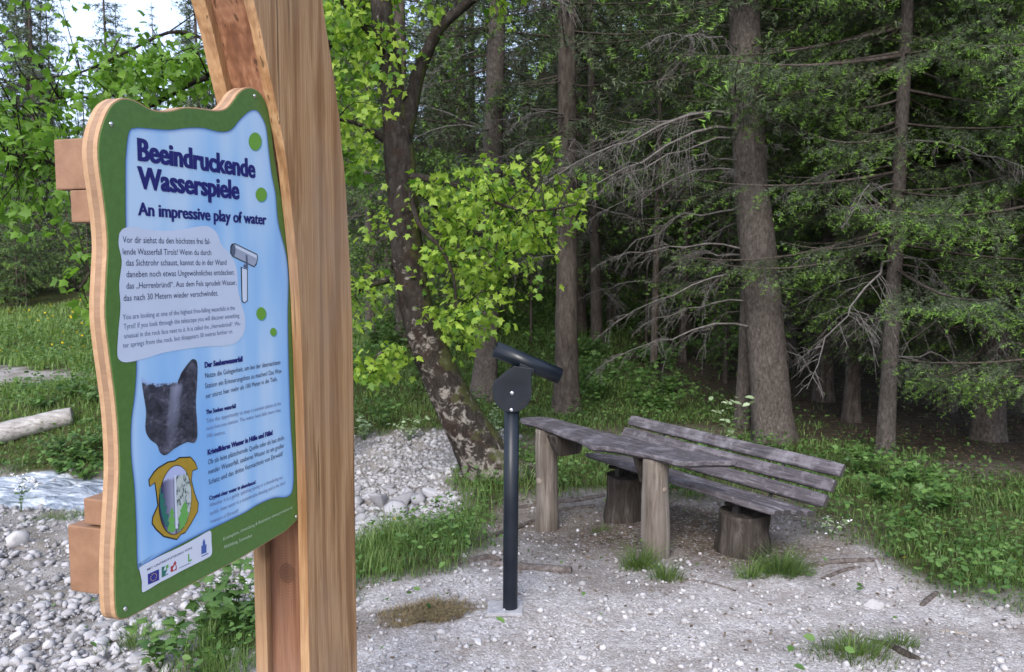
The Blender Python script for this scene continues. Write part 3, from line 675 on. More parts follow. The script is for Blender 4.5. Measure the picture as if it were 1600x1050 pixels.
T2 = [("Der Seebenwasserfall", (473,108), (590,88), 90, 'p_navy', .03), ("Nutze die Gelegenheit, um bei der übernächsten", (474,140), (707,97), 123, 'p_text', 0),
 ("Station ein Erinnerungsfoto zu machen! Das Was-", (474,172), (712,123), 155, 'p_text', 0), ("ser stürzt hier mehr als 100 Meter in die Tiefe.", (476,203), (698,148), 187, 'p_text', 0),
 ("The Seeben waterfall", (477,252), (569,232), 238, 'p_navy', .022), ("Take the opportunity to snap a souvenir photo at the", (477,279), (709,223), 265, 'p_greytext', 0),
 ("next-but-one station. The water here falls more than", (478,302), (708,243), 289, 'p_greytext', 0), ("100 metres.", (480,325), (537,312), 312, 'p_greytext', 0),
 ("Kristallklares Wasser in Hülle und Fülle!", (482,378), (683,315), 361, 'p_navy', .03), ("Ob als leise plätschernde Quelle oder als laut dröh-", (483,408), (720,330), 391, 'p_text', 0),
 ("nender Wasserfall, sauberes Wasser ist ein großer", (484,438), (719,354), 421, 'p_text', 0), ("Schatz und das dritte Vermächtnis von Ehrwald!", (485,470), (714,380), 453, 'p_text', 0),
 ("Crystal-clear water in abundance!", (487,518), (630,467), 505, 'p_navy', .022), ("Whether it is a gently splashing spring or a thundering wa-", (488,540), (715,450), 527, 'p_greytext', 0),
 ("terfall, clean water is a considerable blessing and is the third", (489,565), (722,468), 552, 'p_greytext', 0), ("treasure of Ehrwald!", (490,590), (577,555), 577, 'p_greytext', 0),
 ("Konzeption, Umsetzung & Illustration www.pronatour.at", (530,643), (744,543), 632, 'p_pale', 0), ("Abbildung, Samweber", (532,668), (620,630), 657, 'p_pale', 0)]
for b, p0, p1, top, m, bo in T2: text(b, z2(*p0), z2(*p1), 520 + top / 1.981, M[m], bo)
text("MIT UNTERSTÜTZUNG VON", (228.4, 891.6), (298, 857), 888.2, M['p_text'], .01, .0036)
def dome(name, c, r, mat, parent, axis=(0, -1, 0), h=.5):
    bm = bmesh.new(); bmesh.ops.create_uvsphere(bm, u_segments=16, v_segments=8, radius=r); bmesh.ops.scale(bm, vec=(1, 1, h), verts=bm.verts)
    q = Vector((0, 0, 1)).rotation_difference(Vector(axis)); bmesh.ops.transform(bm, matrix=Matrix.Translation(tuple(c)) @ q.to_matrix().to_4x4(), verts=bm.verts)
    me = bpy.data.meshes.new(name); bm.to_mesh(me); bm.free(); return finish(name, me, mat, parent)
for p in ((173,194), (397,150), (195,951), (462,807)):
    a, b = S(*p); dome('screw', (a, -.002, b), .0062, M['steel'], panel)
# post: two outer planks and a recessed core, all with the same bowed outline
BV = .036
left_px = [(396,0),(407,45),(419,106),(431,161),(442,218),(448,255),(457,339),(464,405),(468,470),(471.5,558),(475.5,680),(479,812),(481,919),(483.5,1050)]
right_px = [(504,0),(509,37),(516,82),(523.5,129),(531,186),(534.6,235),(538,260),(542,317),(548,427),(551,514),(553.5,680),(555,812),(557,943),(558.6,1050)]
Lp = [S(*p, BV) for p in left_px]; Rp = [S(*p, BV) for p in right_px]
def ext(P): # carry the outline above the frame and down into the ground
    (a0, b0), (a1, b1) = P[0], P[2]; k = (a0 - a1) / (b0 - b1)
    top = [(a0 + k * 1.35 * d + (-.16 * d * d), b0 + d) for d in (.75, .6, .45, .3, .15)]
    (c0, d0), (c1, d1) = P[-1], P[-3]; k2 = (c0 - c1) / (d0 - d1)
    return top + list(P) + [(c0 + k2 * (-.12 - d0), -.12)]
post_o = resample_open = ext(Lp) + ext(Rp)[::-1]
shift = lambda o, d: [(a + d, b) for a, b in o]
prism('outer_plank', post_o, -BV, -.002, M['larch'], sign, .003)
core_o = [(a + .030, b) for a, b in ext(Lp)] + [(a - .02, b) for a, b in ext(Rp)][::-1]
kz = S(436, 905, -.06)[1]
M['larch_knot'] = wood_mat('larch_knot', (.19, .085, .045), (.28, .135, .074), (.35, .185, .108), knot=(0, .062, kz))
prism('post_core', core_o, -.002, .128, M['larch_knot'], sign, .002)
prism('inner_plank', post_o, .128, .175, M['larch'], sign, .003)
# cross beams behind the board
u_end = lambda z: float(np.interp(z, [p[1] for p in ext(Lp)[::-1]], [p[0] for p in ext(Lp)[::-1]]))
def beam(px_l, y_t, y_b, du, nm='cross_beam'):
    # depth behind the board so that the beam's far side meets the pixel column px_l at its near end
    best = min(np.linspace(.05, .30, 120), key=lambda w: abs(S(px_l, (y_t + y_b) / 2, -w)[0] - du))
    zt, zb = S(px_l + 20, y_t, -best)[1], S(px_l + 20, y_b, -best)[1]
    e = u_end((zt + zb) / 2) + .02; c = ((du + e) / 2, (PT + best) / 2 + .001, (zt + zb) / 2)
    box(nm, c, (e - du, best - PT - .002, abs(zt - zb)), M['larch_beam'], sign, .004)
du0 = .035
beam(85, 222, 299, du0); beam(110, 299.5, 349, du0 + .002); beam(130, 772, 812, du0 + .002); beam(107, 812.5, 915, du0)

# ------------------------------------------------------------------ viewing telescope
TB = at(797, 975, 4.44); TB[2] = g1(TB[0], TB[1])
tel = empty('viewing_telescope', TB, 'dark blue metal viewing tube on a round post in the gravel', 'telescope')
def T(px_, py_, dy=0): p = at(px_, py_, 4.44 + dy); return p - TB
pr = .0425
ptop = T(799.5, 632)
tube('post', [(0, 0, -.15), (0, 0, 0), (ptop[0] * .5, 0, ptop[2] * .5), (ptop[0], 0, ptop[2])], pr, M['paint'], tel, 32)
box('base_plate', (-.03, .01, .006), (.20, .17, .022), M['concrete'], tel, .004)
cc = T(800, 612); rad = .108
def plate(name, dy, th, rr):
    o = []
    for t in np.linspace(R(180), R(360), 25): o.append((cc[0] + rr * math.cos(t), cc[2] + rr * math.sin(t)))
    k = rr / rad
    o += [(cc[0] + rr, cc[2] + .135 * k), (cc[0] + .012, cc[2] + .150 * k), (cc[0] - rr, cc[2] + .045)]
    return prism(name, o, dy, dy + th, M['paint'], tel, .002)
plate('side_plate', -.052, .010, rad); plate('side_plate', .040, .010, rad)
core = [(cc[0] + .095 * math.cos(t), cc[2] + .095 * math.sin(t)) for t in np.linspace(0, 2 * math.pi, 32, endpoint=False)]
prism('pivot_block', core, -.0405, .0385, M['paint'], tel)
for (t0, t1) in ((R(196), R(255)), (R(285), R(338))):
    ts = np.linspace(t0, t1, 14); o = [(cc[0] + .089 * math.cos(t), cc[2] + .089 * math.sin(t)) for t in ts] + [(cc[0] + .080 * math.cos(t), cc[2] + .080 * math.sin(t)) for t in ts[::-1]]
    prism('adjusting_slot', o, -.0535, -.0518, M['p_black'], tel)
dome('bolt', (cc[0], -.054, cc[2]), .0125, M['steel'], tel, h=.7); b2 = T(799, 638); dome('bolt', (b2[0], -.054, b2[2]), .0115, M['steel'], tel, h=.7)
ta, tb = T(776, 545), T(873, 589)
def hollow(name, a, b, ro, ri, mat, parent, n=36):
    a, b = np.asarray(a), np.asarray(b); d, s, u = frame(b - a); ang = np.linspace(0, 2 * math.pi, n, endpoint=False); V = []
    for p, r in ((a, ri), (a, ro), (b, ro), (b, ri)): V += [p + (math.cos(t) * s + math.sin(t) * u) * r for t in ang]
    Fc = [(k * n + i, k * n + (i + 1) % n, ((k + 1) % 4) * n + (i + 1) % n, ((k + 1) % 4) * n + i) for k in range(4) for i in range(n)]
    o = finish(name, mesh_py(name, V, Fc), mat, parent)
    for f in o.data.polygons: f.use_smooth = (f.index // n) in (1, 3)
    return o
ta = np.array([ta[0] - .008, -.01, ta[2]]); tb = np.array([tb[0] + .008, .03, tb[2]])
hollow('sight_tube', ta, tb, .046, .041, M['paint'], tel)
sm = ta + (tb - ta) * .42
box('tube_saddle', (sm[0] + .012, .0, sm[2] - .062), (.085, .078, .075), M['paint'], tel, .003, Matrix.Rotation(math.atan2(-(tb - ta)[2], (tb - ta)[0]), 3, 'Y'))

# ------------------------------------------------------------------ table and bench
TH = math.atan2(.565, .826)
TO = np.array([1.10, 5.23, 0.0]); table = empty('picnic_table', TO, 'weathered grey live-edge plank table on two log legs', 'table'); table.rotation_euler = (0, 0, TH)
ca, sa = math.cos(TH), math.sin(TH)
def loc(p, o=TO): q = np.asarray(p, float)[:2] - o[:2]; return np.array([q[0] * ca + q[1] * sa, -q[0] * sa + q[1] * ca])
top_px = [(813,652),(840,650.5),(862,652),(895,661),(929,670),(1009,689),(1085,705),(1151,718),(1110,719.5),(1064,720.5),(1030,712),(988,704),(966,700),(946,697),(930,696.5),(917,693),(908,687),(902,684),(880,677),(862,670),(838,661),(815,655.5)]
ZT = .72
def on_z(px_, py_, z):
    r = ray(px_, py_); t = (z - CAM_H) / r[2]; return np.array([0, 0, CAM_H]) + r * t
tl = [loc(on_z(*p, ZT)) for p in top_px]
def slab(name, outline, ztop, th, mat, parent):
    P = smooth_path(np.array([(a, b, 0) for a, b in outline] + [(outline[0][0], outline[0][1], 0)]), 150)[:-1]
    n = len(P); nz = vnoise(np.stack([P[:, 0] * 18, P[:, 1] * 18, P[:, 2]], 1)); P2 = np.array([(a, b) for a, b, _ in P])
    c0 = P2.mean(0); layers = []
    q = P2; ins = np.array(inset([tuple(x) for x in P2], .012)); ins2 = np.array(inset([tuple(x) for x in P2], .03 ))
    drop = .012 * np.clip(n2(P2[:, 0], P2[:, 1], 3.0, 21) + .2, 0, 1)
    layers.append(np.column_stack([ins, ztop - drop * .6 + .0 * nz])); layers.append(np.column_stack([q + nz[:, None] * .002, np.full(n, ztop - .009) - drop]))
    layers.append(np.column_stack([q + nz[:, None] * .005, np.full(n, ztop - th * .6)])); layers.append(np.column_stack([ins2, np.full(n, ztop - th)]))
    V = np.concatenate(layers); Fc = [tuple(range(n))]
    for k in range(3):
        for i in range(n): Fc.append((k * n + i, (k + 1) * n + i, (k + 1) * n + (i + 1) % n, k * n + (i + 1) % n))
    Fc.append(tuple(range(4 * n - 1, 3 * n - 1, -1)))
    o = finish(name, mesh_py(name, V, Fc), mat, parent, False)
    bm = bmesh.new(); bm.from_mesh(o.data); bmesh.ops.recalc_face_normals(bm, faces=bm.faces); bm.to_mesh(o.data); bm.free(); return o
slab('table_top', tl, ZT, .052, M['greywood'], table)
def log_leg(name, wx, wy, z1_, r, mat, parent, o, seed, base_extra=.12, knots=()):
    l = loc((wx, wy), o); zb = g1(wx, wy) - base_extra; zs = np.linspace(zb, z1_, 26)
    pts = [(l[0] + .008 * math.sin(z * 5 + seed), l[1] + .006 * math.cos(z * 4 + seed), z) for z in zs]
    rr = r * (1.05 - .12 * (zs - zb) / (z1_ - zb)) * (1 + .03 * np.sin(zs * 9 + seed * 2))
    o_ = tube(name, pts, rr, mat, parent, 28, .045, 7, seed)
    for (ang, z, kr) in knots:
        c = np.array([l[0] + math.cos(ang) * r * .93, l[1] + math.sin(ang) * r * .93, z])
        dome('knot', c, kr, M['cut_wood'], o_, (math.cos(ang), math.sin(ang), .1), .45)
    return o_
kang = math.atan2(-sa * 0 - ca, -sa)   # towards the camera in the table's own axes
log_leg('leg', 1.0, 5.45, ZT - .05, .098, M['leg_wood'], table, TO, 3, knots=((kang + .15, .13, .034), (kang + .5, .47, .018)))
log_leg('leg', .285, 6.5, ZT - .05, .093, M['leg_wood'], table, TO, 8, knots=((kang - .8, .25, .03),))
def cross_block(wx, wy, half, hgt, tck, dy=0):
    l = loc((wx, wy)); z0 = ZT - .051
    o = [(l[0] - half, z0), (l[0] + half, z0), (l[0] + half * .55, z0 - hgt), (l[0] - half * .55, z0 - hgt)]
    prism('cross_block', o, l[1] + dy - tck / 2, l[1] + dy + tck / 2, M['stump_wood'], table, .006)
cross_block(.36, 6.42, .17, .165, .10, -.14); cross_block(1.07, 5.50, .17, .2, .05, .13)

BO = np.array([1.65, 5.07, 0.0]); bench = empty('park_bench', BO, 'weathered grey slatted bench on two log stumps with leaning backrest', 'bench'); bench.rotation_euler = (0, 0, TH)
SW, SL, tilt = .40, 1.95, R(10)
def seatp(x, y, up=0): return np.array([x * math.cos(tilt) + up * math.sin(tilt), y, .412 - x * math.sin(tilt) + up * math.cos(tilt) + .012 * y])
for k in range(4):
    x = .05 + k * .107; dy = (-.05, -.038, -.056, -.07)[k]
    s = plank('seat_slat', seatp(x, dy), seatp(x, SL + dy * 2), (math.cos(tilt), 0, -math.sin(tilt)), .090, .044, M['greywood'], bench, k + 1, 26, .008, .004)
lean = R(36)
def backp(h, y): return np.array([.50 + h * math.sin(lean), y, .415 + h * math.cos(lean) + .012 * y])
for k, h in enumerate((.0, .12, .24)):
    plank('back_board', backp(h, -.09 - .012 * k), backp(h, SL + .04), (math.sin(lean), 0, math.cos(lean)), .097, .042, M['greywood'], bench, k + 11, 26, .008, .004)
def strap(name, pts, w, t, parent):
    V, Q = tube_arrays(smooth_path(pts, 22), w * .55, 4); o = finish(name, mesh_np(name, V, Q), M['dark_iron'], parent, False)
for yy in (.36, 1.56):
    strap('bracket', [seatp(.03, yy, -.04), seatp(.22, yy, -.045), seatp(.40, yy, -.045), backp(-.09, yy) + np.array([.05, 0, 0]), backp(.0, yy) + np.array([.04, 0, 0]), backp(.28, yy) + np.array([.034, 0, 0])], .03, .01, bench)
for (yy, r, sd) in ((.34, .185, 4), (1.55, .165, 9)):
    wx, wy = BO[0] + ca * .2 - sa * yy, BO[1] + sa * .2 + ca * yy
    ztop = .295 - .0 * yy
    zb = g1(wx, wy) - .12; zs = np.linspace(zb, ztop, 16)
    pts = [(.2, yy, z) for z in zs]; rr = r * (1.08 - .1 * np.clip((zs - zb) / (ztop - zb) * 1.4, 0, 1))
    st = tube('stump', pts, rr, M['stump_wood'], bench, 34, .17, 6, sd)
    for dx in (-.09, .08):
        box('spacer', (.2 + dx, yy, (ztop + seatp(.2 + dx, yy, -.05)[2]) / 2), (.03, .05, max(.03, seatp(.2 + dx, yy, -.05)[2] - ztop + .03)), M['dark_iron'], bench, .003)
# ------------------------------------------------------------------ foliage helpers
def norm(a): return a / (np.linalg.norm(a, axis=-1, keepdims=True) + 1e-12)
def instance(TV, TF, P, Xa, Ya, Za):
    """place template (TV,TF) at P with axes Xa,Ya,Za (each (N,3), already scaled)"""
    n, k = len(P), len(TV)
    V = P[:, None] + TV[None, :, 0, None] * Xa[:, None] + TV[None, :, 1, None] * Ya[:, None] + TV[None, :, 2, None] * Za[:, None]
    Fc = TF[None] + (np.arange(n) * k)[:, None, None]
    return V.reshape(-1, 3), Fc.reshape(-1, TF.shape[1])
_r = [(0, 0), (.32, -.03), (.25, .14), (.60, .44), (.28, .47), (.20, .70)]
_o = _r + [(0, 1.0)] + [(-x, y) for x, y in _r[:0:-1]]
LEAF_V = np.array([(0, .33, .05)] + [(x, y, -.16 * abs(x) - .14 * y * y) for x, y in _o]); LEAF_V[:, 1] += .25
LEAF_F = np.array([(0, i + 1, (i + 1) % 12 + 1) for i in range(12)])
OV_V = np.array([(0, 0, 0), (.28, .3, .05), (.24, .7, .02), (0, 1, -.12), (-.24, .7, .02), (-.28, .3, .05)]); OV_F = np.array([(0, 1, 2), (0, 2, 3), (0, 3, 4), (0, 4, 5)])
def leaf_axes(out, nrm, size):
    y = norm(out); x = norm(np.cross(y, nrm)); z = np.cross(x, y); s = size[:, None]
    return x * s, y * s, z * s
def leaf_cloud(P, out, size, r, tilt=.7, tpl=(LEAF_V, LEAF_F)):
    n = len(P); nr = np.array([0, 0, 1.]) + r.normal(0, tilt, (n, 3)); X, Y, Z = leaf_axes(out, nr, size)
    V, Fc = instance(tpl[0], tpl[1], P, X, Y, Z); tint = np.repeat(np.clip(r.normal(.5, .28, n), 0, 1), len(tpl[0])); return V, Fc, tint
def q2t(Q): return np.concatenate([Q[:, [0, 1, 2]], Q[:, [0, 2, 3]]])
def combine(groups):
    """groups: list of (V, tris, mat index, tint array or scalar, tip)"""
    Vs, Fs, Ms, Ts, Ps, o = [], [], [], [], [], 0
    for V, Fc, mi, t, tp in groups:
        Vs.append(V); Fs.append(np.asarray(Fc) + o); Ms.append(np.full(len(Fc), mi)); Ts.append(np.broadcast_to(t, (len(V),))); Ps.append(np.broadcast_to(tp, (len(V),))); o += len(V)
    return np.concatenate(Vs), np.concatenate(Fs), np.concatenate(Ms), np.concatenate(Ts), np.concatenate(Ps)
def foliage_mesh(name, groups):
    V, Fc, mi, t, p = combine(groups); return mesh_np(name, V, Fc, {'tint': t, 'tip': p}, mi)

def needles(P0, D, L, sp, nl, nw, r, droop=0.0, tipf=None):
    cnt = np.maximum(2, (L / sp).astype(int)); i = np.repeat(np.arange(len(P0)), cnt); n = len(i)
    t = r.random(n); d = D[i]; base = P0[i] + d * (L[i] * t)[:, None]; base[:, 2] -= droop * L[i] * t * t
    rv = r.normal(0, 1, (n, 3)); side = norm(rv - d * np.sum(rv * d, 1, keepdims=True))
    side[:, 2] = side[:, 2] * .6 + .1
    nd_ = norm(d * .55 + side); ln = nl * (.7 + .5 * r.random(n)); w = d * (nw * .5)
    V = np.stack([base - w, base + w, base + nd_ * ln[:, None]], 1).reshape(-1, 3)
    tint = np.repeat(np.clip(r.normal(.45, .25, n), 0, 1), 3)
    tip = np.zeros(n) if tipf is None else np.clip((t - .52) / .2, 0, 1) * tipf[i]
    return V, np.arange(n * 3).reshape(-1, 3), tint, np.repeat(tip, 3)

def spruce_crown(name, H, lo, Lmax, r, fine_to, mats, whorl=.42, per=5, lean=lambda z: (0, 0), tipk=.5, dens=1.0, shade_top=True):
    groups, tw = [], []
    z = lo; TP, TD, TL, TT, FP, FD, FL, FT = [], [], [], [], [], [], [], []
    while z < H - .3:
        fine = z < fine_to
        k = per if fine else per
        for b in range(k):
            zz = z + r.uniform(-.15, .15) * whorl * 2; f = (zz - lo) / (H - lo)
            L = Lmax * (1 - f) ** .75 * r.uniform(.6, 1.1) + .15
            if f < .15: L *= r.uniform(.45, 1.0)
            az = r.uniform(0, 2 * math.pi); h = np.array([math.cos(az), math.sin(az), 0]); cx, cy_ = lean(zz)
            s = np.linspace(0, 1, 8); drp = r.uniform(.18, .42) * (1 - .5 * f)
            pts = np.array([cx, cy_, zz])[None] + h[None] * (L * s)[:, None]; pts[:, 2] += L * (-drp * s + .75 * drp * s ** 2.6)
            bend = np.cross(h, [0, 0, 1]) * r.uniform(-.15, .15) * L; pts += bend[None] * (s ** 2)[:, None]
            V, Q = tube_arrays(pts, np.linspace(.006 + .007 * L, .002, 8), 3); groups.append((V, q2t(Q), 1, .5, 0))
            spc = (.062 if fine else .17) / dens; m = max(3, int(L * .92 / spc))
            ts = np.clip(np.linspace(.14, 1, m) + r.normal(0, .01, m), .1, 1); idx = ts * 7; i0 = np.minimum(idx.astype(int), 6); u = (idx - i0)[:, None]
            P = pts[i0] * (1 - u) + pts[i0 + 1] * u; ax = norm(pts[i0 + 1] - pts[i0])
            sd = np.where(np.arange(m) % 2 == 0, 1, -1)[:, None] * norm(np.cross(ax, [0, 0, 1.]))
            D = norm(ax * .75 + sd * r.uniform(.6, 1.05, (m, 1)) + np.array([0, 0, -1.]) * r.uniform(.05, .75, (m, 1)))
            l = np.clip(.42 * L * (1.06 - ts), .07, .62) * r.uniform(.6, 1.15, m); keep = r.random(m) < (.88 if f > .1 else .7)
            P, D, l = P[keep], D[keep], l[keep]
            tipf = (r.random(len(P)) < tipk).astype(float)
            (FP if fine else TP).append(P); (FD if fine else TD).append(D); (FL if fine else TL).append(l); (FT if fine else TT).append(tipf)
            if fine:
                c = np.maximum(1, (l / .07).astype(int)); ii = np.repeat(np.arange(len(P)), c); tt = r.uniform(.15, .95, len(ii))
                rv = r.normal(0, 1, (len(ii), 3)); sdd = norm(np.cross(D[ii], [0, 0, 1.])) * np.where(r.random((len(ii), 1)) < .5, 1, -1)
                D2 = norm(D[ii] * .8 + sdd * .8 + rv * .12 + np.array([0, 0, -.35])); l2 = .30 * l[ii] * (1.2 - tt) + .04
                FP.append(P[ii] + D[ii] * (l[ii] * tt)[:, None]); FD.append(D2); FL.append(l2); FT.append((r.random(len(ii)) < tipk).astype(float))
        z += whorl if fine else whorl * 1.35
    if FP:
        P, D, L, T = map(np.concatenate, (FP, FD, FL, FT)); V, Fc, t, tp = needles(P, D, L, .0105 / dens, .036, .0095, r, .25, T); groups.append((V, Fc, 0, t, tp))
    if TP:
        P, D, L, T = map(np.concatenate, (TP, TD, TL, TT)); V, Fc, t, tp = needles(P, D, L, (.018 if dens > 1.2 else .030) / dens, .075 if dens > 1.2 else .19, .022 if dens > 1.2 else .06, r, .3, T); groups.append((V, Fc, 0, t, tp))
    me = foliage_mesh(name, groups)
    for m in mats: me.materials.append(m)
    return me
def spruce_trunk(name, H, r0, r, lean=lambda z: (0, 0), flare=.35, sides=20, n=46, mat=None):
    zs = np.concatenate([np.linspace(-.25, 1.2, n // 3), np.linspace(1.3, H, n - n // 3)]); pts = np.array([(*lean(z), z) for z in zs])
    rr = r0 * (1 - .92 * np.clip(zs / H, 0, 1) ** .9) * (1 + flare * np.exp(-np.maximum(zs, 0) / .28))
    V, Q = tube_arrays(pts, rr, sides)
    c = np.repeat(pts, sides, 0); ang = np.arctan2(V[:, 1] - c[:, 1], V[:, 0] - c[:, 0])
    but = .10 * np.exp(-np.maximum(V[:, 2], 0) / .3) * np.cos(ang * 5 + r.uniform(0, 6)) + .05 * vnoise(V * 5) + .03 * vnoise(V * 14)
    V = c + (V - c) * (1 + but)[:, None]
    me = mesh_np(name, V, Q); me.materials.append(mat); me.polygons.foreach_set('use_smooth', np.ones(len(me.polygons), bool)); return me
def dead_branch_mesh(L, r, twigs=16):
    s = np.linspace(0, 1, 9); pts = np.stack([L * s, np.zeros(9), L * (.10 * s - r.uniform(.3, .55) * s ** 2)], 1)
    pts[1:-1] += r.normal(0, .018 * L, (7, 3)); parts = [tube_arrays(pts, np.linspace(.005 + .0055 * L, .0022, 9), 4)]
    for k in range(twigs):
        t = r.uniform(.18, .98); i = min(int(t * 8), 7); p = pts[i] + (pts[i + 1] - pts[i]) * (t * 8 - i); ax = norm(pts[i + 1] - pts[i])
        d = norm(ax * .7 + np.array([0, r.choice([-1, 1]) * r.uniform(.5, 1.1), r.uniform(-.7, .35)])); l = L * r.uniform(.16, .42) * (1.15 - t)
        q = np.array([p + d * l * u + np.array([0, 0, -.35 * l * u * u]) + r.normal(0, .02 * l, 3) for u in np.linspace(0, 1, 5)]); q[0] = p
        parts.append(tube_arrays(q, np.linspace(.0042, .0016, 5), 3))
        for _ in range(r.integers(2, 5)):
            u = r.uniform(.3, .95); pp = q[min(int(u * 4), 3)]; d2 = norm(d + r.normal(0, .7, 3) + np.array([0, 0, -.3])); l2 = l * r.uniform(.2, .5)
            q2 = np.array([pp, pp + d2 * l2 * .5 + r.normal(0, .01, 3), pp + d2 * l2 + np.array([0, 0, -.25 * l2])])
            parts.append(tube_arrays(q2, np.linspace(.0028, .0012, 3), 3))
    V, Fc = merge(parts); me = mesh_np('dead_branch', V, Fc); me.materials.append(M['dead_twig']); return me
rd = np.random.default_rng(11)
DEAD = [dead_branch_mesh(l, rd, n) for l, n in ((1.0, 14), (1.4, 18), (1.8, 22), (2.3, 26), (1.2, 20), (.7, 9))]
def add_dead(tree, r, n, z0, z1_, rad, az=None, sc=(.6, 1.1), which=None, lean=lambda z: (0, 0)):
    for _ in range(n):
        z = r.uniform(z0, z1_); a = r.uniform(0, 2 * math.pi) if az is None else r.normal(*az)
        o = bpy.data.objects.new('dead_branch', DEAD[r.integers(len(DEAD)) if which is None else r.choice(which)]); C.objects.link(o); o.parent = tree
        cx, cy_ = lean(z); s = r.uniform(*sc); o.location = (cx + math.cos(a) * rad * .8, cy_ + math.sin(a) * rad * .8, z)
        o.rotation_euler = (r.uniform(-.3, .3), r.uniform(-.1, .25), a); o.scale = (s, s, s)

NM, NF = [M['needle'], M['spruce_bark_dark']], [M['needle_far'], M['spruce_bark_dark']]
r1 = np.random.default_rng(21)
# prototypes: two near crowns, two middle-distance crowns, two far crowns, one young crown
near_crown = [spruce_crown('crown', 17, 2.0, 3.1, r1, 6.4, NM, .36, 7, tipk=.6, dens=1.35), spruce_crown('crown', 15, 1.7, 2.7, r1, 6.0, NM, .36, 7, tipk=.68, dens=1.35)]
mid_crown = [spruce_crown('crown', 19, l, 2.6, r1, 0, NM, .40, 6, tipk=.35, dens=1.6) for l in (1.7, 2.5)]
far_crown = [spruce_crown('crown', 20, 1.6, 2.9, r1, 0, NF, .46, 7, tipk=.35, dens=1.15) for _ in range(2)]
young_crown = spruce_crown('crown', 3.4, .1, 1.25, r1, 0, [M['needle_young'], M['spruce_bark_dark']], .26, 7, tipk=.5, dens=1.6)
mid_trunk = [spruce_trunk('trunk', 19, .17, r1, mat=M['spruce_bark_dark']), spruce_trunk('trunk', 19, .13, r1, mat=M['spruce_bark'])]
far_trunk = spruce_trunk('trunk', 20, .19, r1, sides=10, n=20, mat=M['spruce_bark_dark'])
young_trunk = spruce_trunk('trunk', 3.4, .035, r1, sides=8, n=16, mat=M['spruce_bark_dark'])
def part(name, me, parent, loc=(0, 0, 0), rz=0, sc=1.0):
    o = bpy.data.objects.new(name, me); C.objects.link(o); o.parent = parent; o.location = loc; o.rotation_euler = (0, 0, rz); o.scale = (sc, sc, sc); return o
def base_at(px_, Y): x = (px_ - 800) / F * Y * math.hypot(F, 99) / F; return np.array([x, Y, g1(x, Y)])

# the spruces one can tell apart
def near_spruce(px_, Y, r0, label, crown, lean=lambda z: (0, 0), H=17, mat='spruce_bark', rz=0, csc=1.0, cz=0.0, flare=.35, seed=1):
    b = base_at(px_, Y); t = empty('spruce_tree', b, label, 'tree'); r = np.random.default_rng(seed)
    part('trunk', spruce_trunk('trunk', H, r0, r, lean, flare, 28, 70, M[mat]), t)
    if crown is not None: part('crown', crown, t, (lean(4)[0], lean(4)[1], cz), rz, csc)
    return t, r
ln = lambda z: (-.115 * min(z, 3) - .05 * max(0, z - 3) + .02 * math.sin(z), 0)
big, rb = near_spruce(1213, 9.2, .228, 'thick straight spruce trunk rising behind the backrest of the bench', mid_crown[1], ln, 20, rz=1.0, cz=1.4, flare=.18, seed=3)
add_dead(big, rb, 16, 1.0, 4.9, .22, az=(math.pi, .55), sc=(.75, 1.15), which=[1, 2, 3], lean=ln)
add_dead(big, rb, 9, 2.6, 5.2, .22, az=(0, .9), sc=(.5, .9), which=[0, 1, 4], lean=ln)
add_dead(big, rb, 10, 2.0, 5.2, .22, az=(-1.5, .7), sc=(.35, .7), which=[0, 4, 5], lean=ln)
t, r_ = near_spruce(1390, 8.35, .088, 'slender pale grey spruce trunk in front of the dark wood on the right', near_crown[1], lambda z: (.012 * z, 0), 15, rz=.4, cz=.25, flare=.25, seed=5)
add_dead(t, r_, 22, .9, 3.6, .07, sc=(.5, .95))
t, r_ = near_spruce(1550, 9.3, .165, 'spruce with flared foot at the right edge beyond the path', near_crown[0], lambda z: (.02 * z, 0), 17, rz=2.2, cz=-.6, flare=.22, seed=6)
add_dead(t, r_, 14, .8, 3.2, .17, sc=(.7, 1.2))
t, r_ = near_spruce(757, 12.3, .19, 'grey spruce trunk standing straight behind the sight tube', mid_crown[0], lambda z: (.035 * z, 0), 19, 'spruce_bark', 3.0, 1, 1.8, seed=7)
add_dead(t, r_, 12, 2.2, 6.0, .17, sc=(.6, 1.2))
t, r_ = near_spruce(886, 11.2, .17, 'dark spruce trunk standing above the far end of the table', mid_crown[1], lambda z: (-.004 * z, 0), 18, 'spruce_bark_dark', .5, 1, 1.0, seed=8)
add_dead(t, r_, 18, 1.8, 5.6, .15, sc=(.6, 1.1))
t, r_ = near_spruce(1163, 9.9, .085, 'thin spruce trunk half hidden behind the thick trunk at the bench', mid_crown[0], lambda z: (.01 * z, 0), 14, 'spruce_bark', 1.4, .7, 1.8, seed=9)
add_dead(t, r_, 10, 1.2, 4.0, .08, sc=(.5, .9))
t, r_ = near_spruce(1730, 7.6, .14, 'spruce just outside the right edge reaching bright tipped boughs into view', near_crown[1], lambda z: (0, 0), 15, 'spruce_bark', 4.1, 1.0, -.75, seed=10)
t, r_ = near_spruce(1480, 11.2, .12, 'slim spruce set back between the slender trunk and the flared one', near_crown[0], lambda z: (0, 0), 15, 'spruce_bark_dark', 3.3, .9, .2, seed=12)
add_dead(t, r_, 14, .8, 3.2, .12, sc=(.6, 1.1))
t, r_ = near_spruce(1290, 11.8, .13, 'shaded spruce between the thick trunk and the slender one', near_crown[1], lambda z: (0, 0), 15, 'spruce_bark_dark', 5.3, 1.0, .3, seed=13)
add_dead(t, r_, 18, .8, 3.6, .12, sc=(.6, 1.1))
t, r_ = near_spruce(1335, 10.4, .10, 'green spruce crowding the right side of the thick trunk', near_crown[0], lambda z: (0, 0), 16, 'spruce_bark_dark', .9, .95, .3, seed=14)
